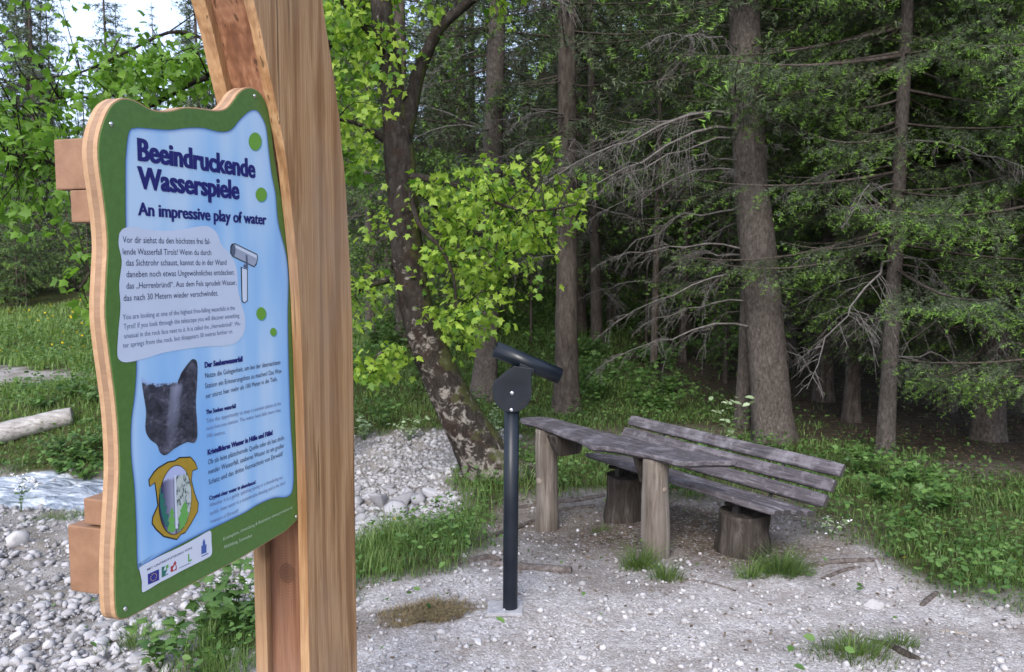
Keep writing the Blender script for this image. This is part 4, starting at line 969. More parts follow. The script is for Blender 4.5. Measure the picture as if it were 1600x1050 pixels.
add_dead(t, r_, 12, .8, 3.0, .09, sc=(.6, 1.0))
t, r_ = near_spruce(1640, 10.2, .14, 'green spruce behind the flared one at the right edge', near_crown[1], lambda z: (0, 0), 16, 'spruce_bark_dark', 1.9, 1.05, -.1, seed=15)
add_dead(t, r_, 12, .8, 3.0, .12, sc=(.6, 1.0))
for (p_, Y, lab) in ((1022, 13.4, 'thin dark pole spruce left of the thick trunk, the nearer of two'), (1068, 15.0, 'thin dark pole spruce left of the thick trunk, the farther of two'), (1118, 16.5, 'thin grey pole spruce close to the left side of the thick trunk')):
    t, r_ = near_spruce(p_, Y, .065, lab, mid_crown[p_ % 2], lambda z: (.01 * z, 0), 13, 'spruce_bark_dark', p_ * .7, .68, 2.2, seed=p_)
    add_dead(t, r_, 14, 1.0, 5.0, .06, sc=(.6, 1.0))
# the wood behind, tree by tree
rf = np.random.default_rng(33)
placed = [(base_at(p, y)[0], y) for p, y in ((1213, 9.2), (1390, 8.35), (1548, 9.3), (757, 12.3), (886, 11.2), (1163, 9.9), (1022, 13.4), (1068, 15), (1118, 16.5), (1480, 11.2), (1290, 11.8), (1335, 10.4), (1640, 10.2))]
def far_enough(x, y, d): return all((x - a) ** 2 + (y - b) ** 2 > d * d for a, b in placed)
def wood(n, px_rng, Y_rng, label, group, protos, trunk, gap, sc, dead=0, tries=4000):
    k = 0
    for _ in range(tries):
        if k >= n: break
        p_, Y = rf.uniform(*px_rng), math.sqrt(rf.uniform(Y_rng[0] ** 2, Y_rng[1] ** 2)); b = base_at(p_, Y)
        if not far_enough(b[0], Y, gap): continue
        placed.append((b[0], Y)); k += 1; s = rf.uniform(*sc) * (.7 if Y > 22 and 530 < p_ < 840 else   .8 if Y > 30 and 90 < p_ < 420 else 1)
        t = empty('spruce_tree', b, label, 'tree', group); t.scale = (s, s, s * rf.uniform(.9, 1.15)); t.rotation_euler = (rf.normal(0, .015), rf.normal(0, .015), rf.uniform(0, 6.28))
        part('trunk', trunk[rf.integers(len(trunk))], t); part('crown', protos[rf.integers(len(protos))], t)
        if dead: add_dead(t, rf, dead, .8, 4.6, .12, sc=(.7, 1.25))
wood(30, (900, 1850), (13, 22), 'shaded spruce deep in the dark wood behind the bench', 'spruces in the dark wood behind the bench', mid_crown, mid_trunk, 1.5, (.7, 1.1), 13)
wood(13, (520, 900), (16, 25), 'spruce standing in the wood behind the leaning maple', 'spruces in the wood behind the leaning maple', mid_crown, mid_trunk, 2.0, (.75, 1.1), 10)
wood(70, (480, 1900), (23, 48), 'distant spruce filling the wooded slope behind', 'spruces on the wooded slope', far_crown, [far_trunk], 2.4, (.75, 1.15))
wood(44, (-250, 480), (32, 58), 'distant spruce beyond the meadow on the left', 'spruces beyond the meadow', far_crown, [far_trunk], 1.9, (.75, 1.05))
wood(52, (-300, 2000), (52, 95), 'far spruce high on the slope at the back of the wood', 'spruces high on the slope', far_crown, [far_trunk], 3.2, (.8, 1.2))
def youngs(n, px_rng, Y_rng, label, group, sc):
    for _ in range(n):
        p_, Y = rf.uniform(*px_rng), rf.uniform(*Y_rng); b = base_at(p_, Y); s = rf.uniform(*sc)
        t = empty('young_spruce', b, label, 'tree', group); t.scale = (s, s, s * rf.uniform(.8, 1.1)); t.rotation_euler = (0, 0, rf.uniform(0, 6.28))
        part('trunk', young_trunk, t); part('crown', young_crown, t)
youngs(34, (-150, 330), (27, 32.5), 'young bushy spruce along the far edge of the meadow', 'young spruces along the meadow edge', (.7, 1.5))
youngs(12, (900, 1500), (14, 20), 'low young spruce in the shade of the wood behind the bench', 'young spruces in the shade of the wood', (.45, .8))
youngs(9, (550, 900), (17, 24), 'low young spruce behind the leaning maple', 'young spruces behind the leaning maple', (.6, 1.1))

# broad-leaved undergrowth in the wood
OVB_V = OV_V * np.array([1.5, 1, 1])
def bush_proto(r, h=4.2, n=3200):
    G = []; tips = []
    for k in range(34):
        a = r.uniform(0, 6.28); z = r.uniform(.6, h); L = .95 * math.sin(math.pi * min(1, z / h * .85 + .1)) + .15
        q = smooth_path([np.array([0, 0, z * .75]), np.array([math.cos(a) * L * .5, math.sin(a) * L * .5, z * .95]), np.array([math.cos(a) * L, math.sin(a) * L, z])], 6)
        V, Q = tube_arrays(q, np.linspace(.012, .003, 6), 3); G.append((V, q2t(Q), 1, .5, 0)); tips.append(q[2:])
    T_ = np.concatenate(tips); P = T_[r.integers(len(T_), size=n)] + r.normal(0, .13, (n, 3)); az = r.uniform(0, 6.28, n)
    V, Fc, t = leaf_cloud(P, np.stack([np.cos(az), np.sin(az), r.uniform(-.8, .2, n)], 1), r.uniform(.035, .07, n), r, .8, (OVB_V, OV_F)); G.append((V, Fc, 0, t, 0))
    me = foliage_mesh('crown', G); me.materials.append(M['beech_leaf']); me.materials.append(M['spruce_bark_dark']); return me
M['beech_leaf'] = leaf_mat('beech_leaf', (.06, .115, .03), (.15, .25, .06), .4)
bush_me = bush_proto(np.random.default_rng(4)); bush_tr = spruce_trunk('trunk', 4.2, .03, r1, sides=8, n=14, mat=M['spruce_bark_dark'])
for i, (p_, Y, sc_) in enumerate(((1135, 13.2, 1.15), (1265, 14.2, 1.2), (1010, 17, 1.2), (935, 18.5, 1.3), (700, 15.5, .9), (1450, 14.6, 1.2), (830, 16.5, 1.0), (1085, 19, 1.4), (1350, 17, 1.3), (585, 16, .8), (1570, 13, 1.1))):
    b = base_at(p_, Y); t = empty('young_beech', b, 'young bright leaved beech among the dark spruces of the wood', 'tree', 'young beeches in the wood'); t.rotation_euler = (0, 0, i * 1.7); t.scale = (sc_,) * 3
    part('trunk', bush_tr, t); part('crown', bush_me, t)

# ------------------------------------------------------------------ maples
def px_path(pts, n):                                   # (px, py, depth, width in px) -> smooth centre line and radii
    P = np.array([at(a, b, d) for a, b, d, w in pts]); rr = np.array([w * d / F / 2 for a, b, d, w in pts])
    Q = smooth_path(np.column_stack([P, rr]), n); return Q[:, :3], np.maximum(Q[:, 3], .004)
def limb(name, pts, n, mat, parent, o, sides=10, noise_=.08, low=None):
    P, rr = px_path(pts, n); V, Q = tube_arrays(P, rr, sides, noise_, 5, 2)
    lowv = np.clip(1 - (V[:, 2]) / 2.2, 0, 1); me = mesh_np(name, V - o, Q, {'low': lowv}); ob = finish(name, me, mat, parent); return P
def grow(targets, skel, r, crown_groups, o, leaf=(.04, .095), per=(14, 24), spread=.17, droop=.5, twig_r=.006):
    """a twig from the nearest limb point to each target, leaves along its outer part"""
    LP, LO, LS = [], [], []
    for tg in targets:
        d2 = np.sum((skel - tg) ** 2, 1); d2 = d2 * r.uniform(.75, 1.25, len(d2)); s = skel[np.argmin(d2)]; L = np.linalg.norm(tg - s)
        mid = (s + tg) / 2 + r.normal(0, .07 * L + .01, 3) + np.array([0, 0, .10 * L]); q = smooth_path([s, mid, tg], 7)
        V, Q = tube_arrays(q - o, np.linspace(min(twig_r * (.6 + L), .014), .0018, 7), 3); crown_groups.append((V, q2t(Q), 1, .5, 0))
        n = r.integers(*per); ax = norm(tg - mid); t = r.uniform(.45, 1.05, n)
        c = mid[None] + (tg - mid)[None] * ((t - .5) * 2)[:, None] + r.normal(0, spread * .45, (n, 3)) * np.array([1, 1, .6])
        out = norm(ax[None] * .5 + r.normal(0, .8, (n, 3)) * np.array([1, 1, .4]) + np.array([0, 0, -droop]))
        LP.append(c); LO.append(out); LS.append(r.uniform(*leaf, n))
    V, Fc, t = leaf_cloud(np.concatenate(LP) - o, np.concatenate(LO), np.concatenate(LS), r, .95); crown_groups.append((V, Fc, 0, t, 0))
def poly_targets(poly, n, dr, r):
    P = np.array(poly, float); lo, hi = P.min(0), P.max(0); out = []
    while len(out) < n:
        q = r.uniform(lo, hi)
        if in_poly(np.array([q[0]]), np.array([q[1]]), P)[0]: out.append(at(q[0], q[1], r.uniform(*dr)))
    return out
rm = np.random.default_rng(5)
MO = at(757, 737, 8.0); MO[2] = g1(MO[0], MO[1])
maple = empty('maple_tree', MO, 'leaning maple with mossy lichen-spotted trunk and bright green leaves beside the stream bed', 'tree')
trunk_pts = [(800,775,8.0,140),(775,745,8.0,100),(750,705,8.0,80),(720,650,8.0,66),(690,590,8.0,60),(665,530,8.0,56),(648,470,8.0,51),(638,400,8.0,49),(630,320,8.0,48),(625,250,8.0,48),(617,180,8.0,40),(608,100,8.0,35),(598,30,8.0,32),(590,-60,8.1,30),(585,-200,8.2,26),(590,-420,8.3,16)]
SK = [limb('trunk', trunk_pts, 80, M['maple_bark'], maple, MO, 26, .10)]
limbs = [[(630,215,8,30),(645,150,8,24),(655,110,7.95,21),(668,80,7.9,19),(690,40,7.85,17),(730,5,7.8,15),(770,-30,7.7,12),(820,-110,7.6,8)],
 [(640,276,7.9,13),(672,280,7.75,11),(700,286,7.6,9),(730,296,7.45,7),(770,315,7.3,5),(830,330,7.15,4),(900,320,7.0,3)],
 [(600,218,8,12),(578,203,7.9,9),(555,192,7.8,7),(520,185,7.6,4)],
 [(612,436,8,11),(585,444,7.85,9),(560,455,7.7,7),(530,475,7.5,4)],
 [(640,300,7.9,10),(655,350,7.6,8),(690,390,7.4,6),(710,440,7.3,5),(712,500,7.25,3)],
 [(645,290,8.1,10),(690,330,8.4,8),(730,370,8.6,6),(760,430,8.7,4),(790,490,8.8,3)],
 [(608,90,8,14),(575,50,7.7,10),(545,15,7.5,7),(515,-20,7.3,5)],
 [(655,540,8.0,7),(620,545,7.8,5),(590,555,7.7,4),(575,590,7.6,3)]]
for l in limbs: SK.append(limb('limb', l, 26, M['maple_bark'], maple, MO, 9, .08))
sk = np.concatenate(SK); sk_l = np.concatenate(SK[1:])
G = []
A = [(655,252),(700,247),(760,244),(820,266),(850,252),(880,266),(933,287),(922,320),(898,345),(903,380),(878,410),(858,428),(848,452),(836,482),(812,500),(788,516),(760,528),(728,530),(700,520),(672,500),(660,450),(668,400),(658,350),(652,300)]
grow(poly_targets(A, 105, (6.9, 8.8), rm), sk_l, rm, G, MO, spread=.20)
grow(poly_targets([(680,250),(790,250),(850,300),(840,420),(760,440),(690,400)], 26, (6.9, 8.8), rm), sk_l, rm, G, MO, spread=.20)
grow(poly_targets([(842,212),(872,208),(880,240),(850,250)], 4, (7.2, 7.4), rm), sk_l, rm, G, MO, spread=.12, per=(7, 11))
grow(poly_targets([(552,300),(600,290),(612,330),(608,420),(600,500),(556,520),(550,420)], 22, (7.4, 8.3), rm), sk, rm, G, MO, spread=.2, per=(7, 12))
grow(poly_targets([(555,548),(600,535),(640,560),(630,610),(585,615),(556,590)], 11, (7.4, 8.0), rm), sk, rm, G, MO, spread=.18)
grow(poly_targets([(690,470),(760,490),(770,540),(740,575),(700,560)], 9, (7.2, 7.6), rm), sk_l, rm, G, MO, spread=.15, per=(6, 10))
grow(poly_targets([(505,-60),(620,-60),(622,90),(598,210),(560,260),(540,250),(510,120)], 60, (7.0, 8.8), rm), sk, rm, G, MO, spread=.22)
grow(poly_targets([(620,-120),(840,-120),(830,30),(760,60),(700,20),(650,110),(625,60)], 34, (7.0, 8.6), rm), sk_l, rm, G, MO, spread=.2, per=(6, 11))
grow(poly_targets([(480,-420),(860,-420),(860,-80),(480,-80)], 70, (6.8, 9.4), rm), sk, rm, G, MO, spread=.3, leaf=(.07, .125))
me = foliage_mesh('crown', G); finish('crown', me, [M['maple_leaf'], M['maple_bark']], maple, False)
# maple whose trunk the sign hides
MO2 = base_at(505, 9.6)
maple2 = empty('maple_tree', MO2, 'maple whose broad leaves fill the upper left around the sign', 'tree')
SK = [limb('trunk', [(505,790,9.6,52),(505,700,9.6,44),(500,500,9.6,40),(485,300,9.5,36),(455,120,9.4,32),(440,-60,9.4,28),(430,-350,9.3,18)], 40, M['maple_bark'], maple2, MO2, 18, .1)]
for l in ([(480,260,9.5,16),(400,150,9.4,10),(330,70,9.4,6),(270,50,9.4,5),(200,80,9.3,4),(120,115,9.2,3),(30,125,9.1,2),(-60,140,9.0,2)],
          [(490,380,9.5,18),(380,330,9.0,14),(260,280,8.7,8),(150,290,8.5,5),(70,250,8.4,4),(10,240,8.3,3)],
          [(470,190,9.4,18),(340,120,9.0,10),(220,170,8.8,6),(120,150,8.7,4),(40,165,8.6,3),(-40,150,8.5,2)],
          [(450,100,9.4,16),(380,-30,9.2,12),(290,-70,9.0,9),(180,-50,8.7,7),(60,-30,8.4,5)],
          [(495,440,9.5,14),(380,430,8.8,11),(250,400,8.2,8),(160,410,7.6,6),(125,450,7.4,4)],
          [(465,160,9.4,14),(520,60,9.0,10),(560,20,8.8,7),(600,-30,8.6,5)]):
    SK.append(limb('limb', l, 28, M['maple_bark'], maple2, MO2, 9, .08))
sk = np.concatenate(SK); G = []
grow(poly_targets([(-80,-40),(90,-60),(110,60),(200,120),(300,30),(310,140),(200,160),(135,210),(130,300),(60,345),(-80,400)], 120, (7.2, 9.3), rm), sk, rm, G, MO2, leaf=(.07, .13), spread=.28, per=(6, 11))
grow(poly_targets([(180,70),(300,60),(330,160),(220,170),(150,180)], 40, (8.2, 10.4), rm), sk, rm, G, MO2, leaf=(.07, .125), spread=.28)
grow(poly_targets([(112,390),(150,370),(152,500),(118,490)], 9, (7.3, 7.7), rm), sk, rm, G, MO2, leaf=(.07, .12), spread=.16, per=(7, 11))
grow(poly_targets([(0,190),(130,190),(130,330),(60,370),(0,400)], 34, (8.2, 9.6), rm), sk, rm, G, MO2, leaf=(.07, .125), spread=.28, per=(5, 9))
grow(poly_targets([(500,20),(600,0),(600,220),(560,330),(540,330),(520,160)], 40, (8.6, 10.2), rm), sk, rm, G, MO2, leaf=(.07, .125), spread=.28)
grow(poly_targets([(100,-420),(500,-420),(480,-80),(330,-40),(100,-60)], 60, (8.0, 10.6), rm), sk, rm, G, MO2, leaf=(.07, .13), spread=.35)
me = foliage_mesh('crown', G); finish('crown', me, [M['maple_leaf_far'], M['maple_bark']], maple2, False)

# ------------------------------------------------------------------ grass, herbs
def wedge(n, a, b, r, e=.4, half=41):
    u = r.random(n); rr = (a ** e + u * (b ** e - a ** e)) ** (1 / e); th = np.radians(r.uniform(-half, half, n)); return rr * np.sin(th), rr * np.cos(th), rr
rg = np.random.default_rng(9)
def blades(x, y, h, w, r, lean=.45, z=None, out=None):
    n = len(x); z = gz(x, y) - .012 if z is None else z; az = r.uniform(0, 2 * math.pi, n); sx, sy = np.cos(az), np.sin(az); la = az + math.pi / 2 + r.normal(0, .5, n) if out is None else out + r.normal(0, .7, n)
    ld = np.stack([np.cos(la), np.sin(la), np.zeros(n)], 1); k = (np.abs(r.normal(lean, lean * .5, n)) * h)[:, None]
    b = np.stack([x, y, z], 1); sd = np.stack([sx, sy, np.zeros(n)], 1) * (w / 2)[:, None]; up = np.array([0, 0, 1.])[None]
    m = b + up * (h * .58)[:, None] + ld * k * .32; t = b + up * (h * r.uniform(.85, 1.05, n))[:, None] + ld * k
    V = np.stack([b - sd, b + sd, m - sd * .75, m + sd * .75, t], 1).reshape(-1, 3)
    Fc = (np.array([(0, 1, 3), (0, 3, 2), (2, 3, 4)])[None] + (np.arange(n) * 5)[:, None, None]).reshape(-1, 3); return V, Fc
def green_ok(x, y):
    pa, be, di, fo = masks(x, y); keep = (1 - np.clip(pa * 1.05, 0, 1) ** 1.6) * (1 - be) * (1 - .85 * np.clip(di * 1.3, 0, 1)) * (1 - .975 * fo)
    return np.clip(keep, 0, 1), fo
x, y, rr = wedge(300000, 3.0, 32, rg); kp, fo = green_ok(x, y); patch = .5 + .5 * n2(x, y, 1.6, 31)
sel = rg.random(len(x)) < kp * (.45 + .75 * patch); x, y, rr, patch = x[sel], y[sel], rr[sel], patch[sel]
strip = np.clip(1.3 - np.abs(poly_d(x, y, PATH) + .55) / .7, 0, 1) * (x < .2) * (y < 8.5)
far = np.clip((rr - 10) / 8, 0, 1)
clump = np.clip(.5 + .9 * n2(x, y, 5.5, 51), 0, 1.3)
h = (.03 + .055 * clump + .035 * patch + .075 * strip * (.4 + clump) + .07 * far * (x < 2)) * rg.uniform(.55, 1.35, len(x)) * (1 + .3 * far)
w = (.0042 + .0011 * np.maximum(0, rr - 4)) * rg.uniform(.7, 1.4, len(x))
V, Fc = blades(x, y, h, w, rg); tint = np.repeat(np.clip(.1 + .4 * far * (x < -3) + .4 * patch + .3 * clump + rg.normal(0, .25, len(x)), 0, 1), 5)
tag(finish('grass', mesh_np('grass', V, Fc, {'tint': tint}), M['grass'], None, False), 'short green grass covering the banks and the edge of the gravel path', 'grass', kind='stuff')
x, y, rr = wedge(150000, 3.0, 26, rg); kp, fo = green_ok(x, y); patch = n2(x, y, 2.1, 41) + .5 * n2(x, y, 5.3, 42)
sel = rg.random(len(x)) < np.clip(kp + .006, 0, 1) * np.clip(.5 + patch * 1.3, .05, 1); x, y, rr, patch = x[sel], y[sel], rr[sel], patch[sel]
n = len(x); far = np.clip((rr - 9) / 8, 0, 1); hh = rg.uniform(.02, .16, n) * (1 + .8 * np.clip(patch, 0, 1)) * (1 + .6 * far)
P = np.stack([x, y, gz(x, y) + hh], 1); az = rg.uniform(0, 6.28, n); out = np.stack([np.cos(az), np.sin(az), rg.uniform(-.5, .5, n)], 1)
V, Fc, t = leaf_cloud(P, out, rg.uniform(.018, .06, n) * (1 + .9 * far), rg, .5, (OV_V, OV_F))
tag(finish('ground_cover', mesh_np('ground_cover', V, Fc, {'tint': t}), M['herb'], None, False), 'small broad leaved herbs growing through the grass', 'herbs', kind='stuff')
x, y, rr = wedge(26000, 3.0, 13, rg); pa, be, di, fo = masks(x, y)
sel = rg.random(len(x)) < np.clip(.05 + .5 * (pa * (1 - pa)) * 4 + .35 * di + .8 * fo, 0, 1) * (1 - be); x, y, rr = x[sel], y[sel], rr[sel]; n = len(x)
az = rg.uniform(0, 6.28, n); out = np.stack([np.cos(az), np.sin(az), rg.normal(0, .15, n)], 1); sz = rg.uniform(.008, .022, n) * (1 + .12 * rr)
V, Fc, t = leaf_cloud(np.stack([x, y, gz(x, y) + .008], 1), out, sz, rg, .35, (OV_V * np.array([.8, 1, 1]), OV_F))
tag(finish('leaf_litter', mesh_np('leaf_litter', V, Fc, {'tint': t}), M['litter'], None, False), 'brown leaf litter scattered over the soil and path edges', 'leaf litter', kind='stuff')

def herb_plant(name, loc, n, h, spread, leaf, mat, label, cat, group=None, seed=0, tpl=(OV_V, OV_F), stems=6, flower=None):
    r = np.random.default_rng(seed); t = empty(name, loc, label, cat, group); sp, tops = [], []
    for k in range(stems):
        a = r.uniform(0, 6.28); e = np.array([math.cos(a), math.sin(a), 0]) * spread * r.uniform(.2, 1) + np.array([0, 0, h * r.uniform(.6, 1.05)])
        q = smooth_path([np.array([0, 0, -.03]), e * np.array([.35, .35, .6]), e], 7); sp.append(tube_arrays(q, np.linspace(.004, .0015, 7), 3)); tops.append(q)
    V, Fc = merge(sp); finish('stem', mesh_np('stem', V, Fc), M['stem'], t)
    P, O = [], []
    for _ in range(n):
        q = tops[r.integers(len(tops))]; i = r.integers(2, 7); P.append(q[i]); a = r.uniform(0, 6.28); O.append((math.cos(a), math.sin(a), r.uniform(-.3, .6)))
    V, Fc, tt = leaf_cloud(np.array(P), np.array(O), r.uniform(leaf[0], leaf[1], n), r, .5, tpl); finish('foliage', mesh_np('foliage', V, Fc, {'tint': tt}), mat, t, False)
    if flower:
        fm, fr, per = flower
        for q in tops:
            P = q[-1] + r.normal(0, fr * 1.6, (per, 3)) * np.array([1, 1, .8]); az = r.uniform(0, 6.28, per)
            V, Fc, tt = leaf_cloud(P, np.stack([np.cos(az), np.sin(az), r.uniform(-.2, .6, per)], 1), r.uniform(fr * .7, fr * 1.3, per), r, .8, (OV_V, OV_F)); finish('blossom', mesh_np('blossom', V, Fc, {'tint': tt}), fm, t, False)
    return t
def gpx(px_, py_): return ground_at(px_, py_)
herb_plant('leafy_herb', gpx(335, 1010), 90, .30, .26, (.05, .10), M['herb'], 'lush serrated green herb growing beside the foot of the sign', 'plant', None, 1, (LEAF_V, LEAF_F), 12)
herb_plant('leafy_herb', gpx(372, 975), 70, .34, .22, (.05, .09), M['herb'], 'tall green herb pressed against the near side of the sign post', 'plant', None, 2, (LEAF_V, LEAF_F), 10)
herb_plant('leafy_herb', gpx(250, 1045), 60, .22, .25, (.04, .08), M['herb'], 'low green herb at the bottom edge below the sign board', 'plant', None, 3, (LEAF_V, LEAF_F), 9)
herb_plant('white_flowering_herb', gpx(33, 800), 26, .34, .10, (.03, .06), M['herb'], 'white flowering herb in front of the rushing stream', 'plant', None, 4, (OV_V, OV_F), 3, (M['petal_white'], .028, 36))
herb_plant('white_flowering_herb', gpx(1296, 838), 26, .16, .17, (.03, .06), M['pale_leaf'], 'pale drooping sprig with white blossoms at the right end of the bench seat', 'plant', None, 5, (OV_V, OV_F), 5, (M['petal_white'], .018, 7))
herb_plant('sapling', base_at(1145, 8.6), 34, .62, .26, (.06, .11), M['pale_leaf'], 'pale leaved sapling in front of the thick spruce trunk', 'plant', None, 6, (OV_V, OV_F), 5)
for i, (p_, q_, lab) in enumerate(((1385, 785, 'dense leafy herb on the grass right of the bench backrest, nearest the bench'), (1425, 762, 'dense leafy herb below the slender spruce trunk'), (1345, 745, 'dense leafy herb close behind the top of the backrest'), (1470, 800, 'leafy herb out in the grass on the right'))):
    herb_plant('leafy_herb', gpx(p_, q_), 150, .26, .34, (.035, .075), M['herb'], lab, 'plant', None, 10 + i, (LEAF_V, LEAF_F), 16)
herb_plant('shrub', gpx(775, 702), 200, .62, .26, (.03, .055), M['pale_leaf'], 'small pale green shrub behind the telescope post', 'plant', None, 20, (OV_V, OV_F), 16)
for i, p_ in enumerate(((570, 690), (600, 672), (640, 690), (588, 655), (690, 640))):
    herb_plant('leafy_herb', gpx(*p_), 70, .34, .30, (.05, .09), M['herb'] if i % 2 else M['pale_leaf'], 'broad leaved herb on the grassy bank beyond the stream bed', 'plant', 'herbs on the bank beyond the stream bed', 30 + i, (OV_V, OV_F), 10)
for i in range(16):
    p_ = (rg.uniform(890, 1110), rg.uniform(10.8, 15.5)); b = base_at(*p_)
    herb_plant('leafy_herb', b, 130, rg.uniform(.3, .6), .5, (.05, .10), M['herb'], 'shaded green herb on the mound at the edge of the wood', 'plant', 'herbs at the edge of the wood', 50 + i, (LEAF_V, LEAF_F), 14)
for i in range(8):
    p_ = (rg.uniform(560, 760), rg.uniform(12.5, 17)); b = base_at(*p_)
    herb_plant('leafy_herb', b, 130, rg.uniform(.4, .8), .55, (.06, .11), M['herb'], 'sunlit green herb on the bank behind the leaning maple', 'plant', 'herbs on the bank behind the maple', 80 + i, (LEAF_V, LEAF_F), 14)
for i, (p_, q_) in enumerate(((95, 742), (135, 752), (150, 735), (118, 722), (80, 716), (140, 708), (60, 640), (110, 622), (140, 630))):
    herb_plant('leafy_herb', gpx(p_, q_), 80, .26, .34, (.05, .09), M['herb'], 'green herb on the far bank of the rushing stream', 'plant', 'herbs on the far bank of the stream', 120 + i, (LEAF_V, LEAF_F), 12)
def tuft(px_, py_, n, h, spread, label, mat='tuft', seed=0):
    c = gpx(px_, py_); r = np.random.default_rng(seed); a = r.uniform(0, 6.28, n); d = spread * r.random(n) ** .75 * (1 + .35 * np.sin(a * 3 + seed)); x, y = c[0] + d * np.cos(a), c[1] + d * np.sin(a) * .7
    V, Fc = blades(x, y, h * r.uniform(.35, 1.3, n) * (1.1 - .65 * (d / spread) ** 1.5), r.uniform(.0025, .005, n), r, .75, None, a); o = mesh_np('grass_tuft', V - c, Fc, {'tint': np.repeat(r.random(n), 5)})
    ob = finish('grass_tuft', o, M[mat], None, False); ob.location = c; tag(ob, label, 'grass tuft', kind='stuff' if 'sprouts' in label else None)
tuft(1222, 897, 800, .18, .18, 'long grass tuft growing against the right stump of the bench', 'grass', 1)
tuft(1170, 902, 200, .14, .10, 'thin grass tuft at the front of the right bench stump', 'tuft', 2)
tuft(1000, 890, 420, .18, .13, 'grass tuft at the left foot of the near table leg', 'tuft', 3)
tuft(1040, 905, 260, .15, .11, 'ragged grass tuft in front of the near table leg', 'tuft', 4)
tuft(1335, 1028, 700, .11, .24, 'trampled grass patch at the bottom edge of the gravel path', 'tuft', 5)
tuft(1405, 1012, 180, .09, .12, 'small grass patch around the dark branch on the gravel', 'tuft', 6)
tuft(940, 830, 120, .07, .12, 'sparse short grass behind the near table leg', 'tuft', 7)
tuft(110, 812, 500, .12, .5, 'green sprouts on the gravel between stream and sign', 'grass', 8)
tuft(60, 790, 400, .12, .4, 'green sprouts along the near water edge', 'grass', 9)
tuft(215, 1010, 260, .16, .2, 'grass tuft on the stones below the sign board', 'grass', 10)
tuft(610, 850, 500, .24, .22, 'tall grass at the edge of the bed beside the sign post', 'grass', 11)
# yellow flowers in the grass
fl_v = np.array([(math.cos(t) * k, math.sin(t) * k, .15 * k) for t in np.linspace(0, 2 * math.pi, 10, endpoint=False) for k in (1,)] + [(0, 0, 0)])
fl_me = mesh_np('bloom', fl_v, np.array([(10, i, (i + 1) % 10) for i in range(10)])); fl_me.materials.append(M['petal_yellow'])
st_V, st_Q = tube_arrays([(0, 0, 0), (.02, 0, .5), (0, 0, 1)], .012, 3); st_me = mesh_np('stalk', st_V, st_Q); st_me.materials.append(M['stem'])
def flower(x, y, h, s, label, group=None):
    t = empty('yellow_flower', (x, y, g1(x, y)), label, 'flower', group); a = part('stalk', st_me, t); a.scale = (.12, .12, h); b = part('bloom', fl_me, t, (0, 0, h), 0, s); b.rotation_euler = (-.7 + rg.uniform(-.4, .4), rg.uniform(-.4, .4), 0)
for (p_, q_, lab) in ((1470, 905, 'yellow flower nearest the path in the grass on the right'), (1474, 862, 'yellow flower above another in the grass on the right'), (1583, 910, 'yellow flower at the right edge of the grass'), (616, 835, 'yellow flower in the grass strip beside the sign post'), (1412, 905, 'yellow flower at the very edge of the path')):
    c = gpx(p_, q_); flower(c[0], c[1], .13, .014, lab)
for _ in range(46):
    p_, Y = rg.uniform(-20, 150), rg.uniform(16, 27); b = base_at(p_, Y); flower(b[0], b[1], (.24), .03, 'small yellow flower in the meadow on the left', 'yellow flowers in the meadow')

# ------------------------------------------------------------------ stones and gravel
def stone_tpl(r, sub):
    bm = bmesh.new(); bmesh.ops.create_icosphere(bm, subdivisions=sub, radius=1); V = np.array([v.co[:] for v in bm.verts]); Fc = np.array([[v.index for v in f.verts] for f in bm.faces]); bm.free()
    for _ in range(13):                                 # chop flat facets
        n = norm(r.normal(0, 1, 3)); d = r.uniform(.36, .74); k = V @ n; V = np.where((k > d)[:, None], V - n[None] * ((k - d) * .92)[:, None], V)
    V = V * (1 + .10 * r.normal(0, 1, (len(V), 1)) * (1 if sub == 1 else .25)); V[:, 2] *= r.uniform(.55, .8); V[:, 0] *= r.uniform(1, 1.3); return V, Fc
rs = np.random.default_rng(15)
BIG = []
for i in range(10):
    V, Fc = stone_tpl(rs, 3 if i < 5 else 2); me = mesh_np('stone', V, Fc, {'tint': np.full(len(V), .5)}); BIG.append(me)
def stone_set(n, nbig, a, b, mask_i, smin, smax, power, mat, parent, exp_=.4, half=41, rect=None):
    if rect is None: x, y, rr = wedge(n * 4, a, b, rs, exp_, half)
    else: x, y = rs.uniform(rect[0], rect[1], n * 2), rs.uniform(rect[2], rect[3], n * 2); rr = np.hypot(x, y)
    mk = masks(x, y)[mask_i] if mask_i >= 0 else None
    sel = rs.random(len(x)) < mk ** 2; x, y, rr = x[sel][:n], y[sel][:n], rr[sel][:n]
    s = smin * (smax / smin) ** (rs.random(len(x)) ** power); di = masks(x, y)[2]
    ok = rs.random(len(x)) > di * .93; x, y, rr, s = x[ok], y[ok], rr[ok], s[ok]; order = np.argsort(-s / rr); big, small = order[:nbig], order[nbig:]
    zz = gz(x, y)
    for i in big: put_stone((x[i], y[i], zz[i] + s[i] * .15), s[i], mat, parent)
    parts = []
    for v in range(6):
        TV, TF = stone_tpl(rs, 1); ids = small[v::6]; m = len(ids); q = norm(rs.normal(0, 1, (m, 3))); az = rs.uniform(0, 6.28, m)
        up = norm(np.stack([rs.normal(0, .3, m), rs.normal(0, .3, m), np.ones(m)], 1)); X = norm(np.stack([np.cos(az), np.sin(az), np.zeros(m)], 1)); X = norm(X - up * np.sum(X * up, 1, keepdims=True)); Y = np.cross(up, X)
        sc = s[ids][:, None]; V, Fc = instance(TV, TF, np.stack([x[ids], y[ids], zz[ids] + s[ids] * .12], 1), X * sc, Y * sc * rs.uniform(.7, 1, (m, 1)), up * sc)
        parts.append((V, Fc, 0, np.repeat(rs.random(m), len(TV)), 0))
    return parts
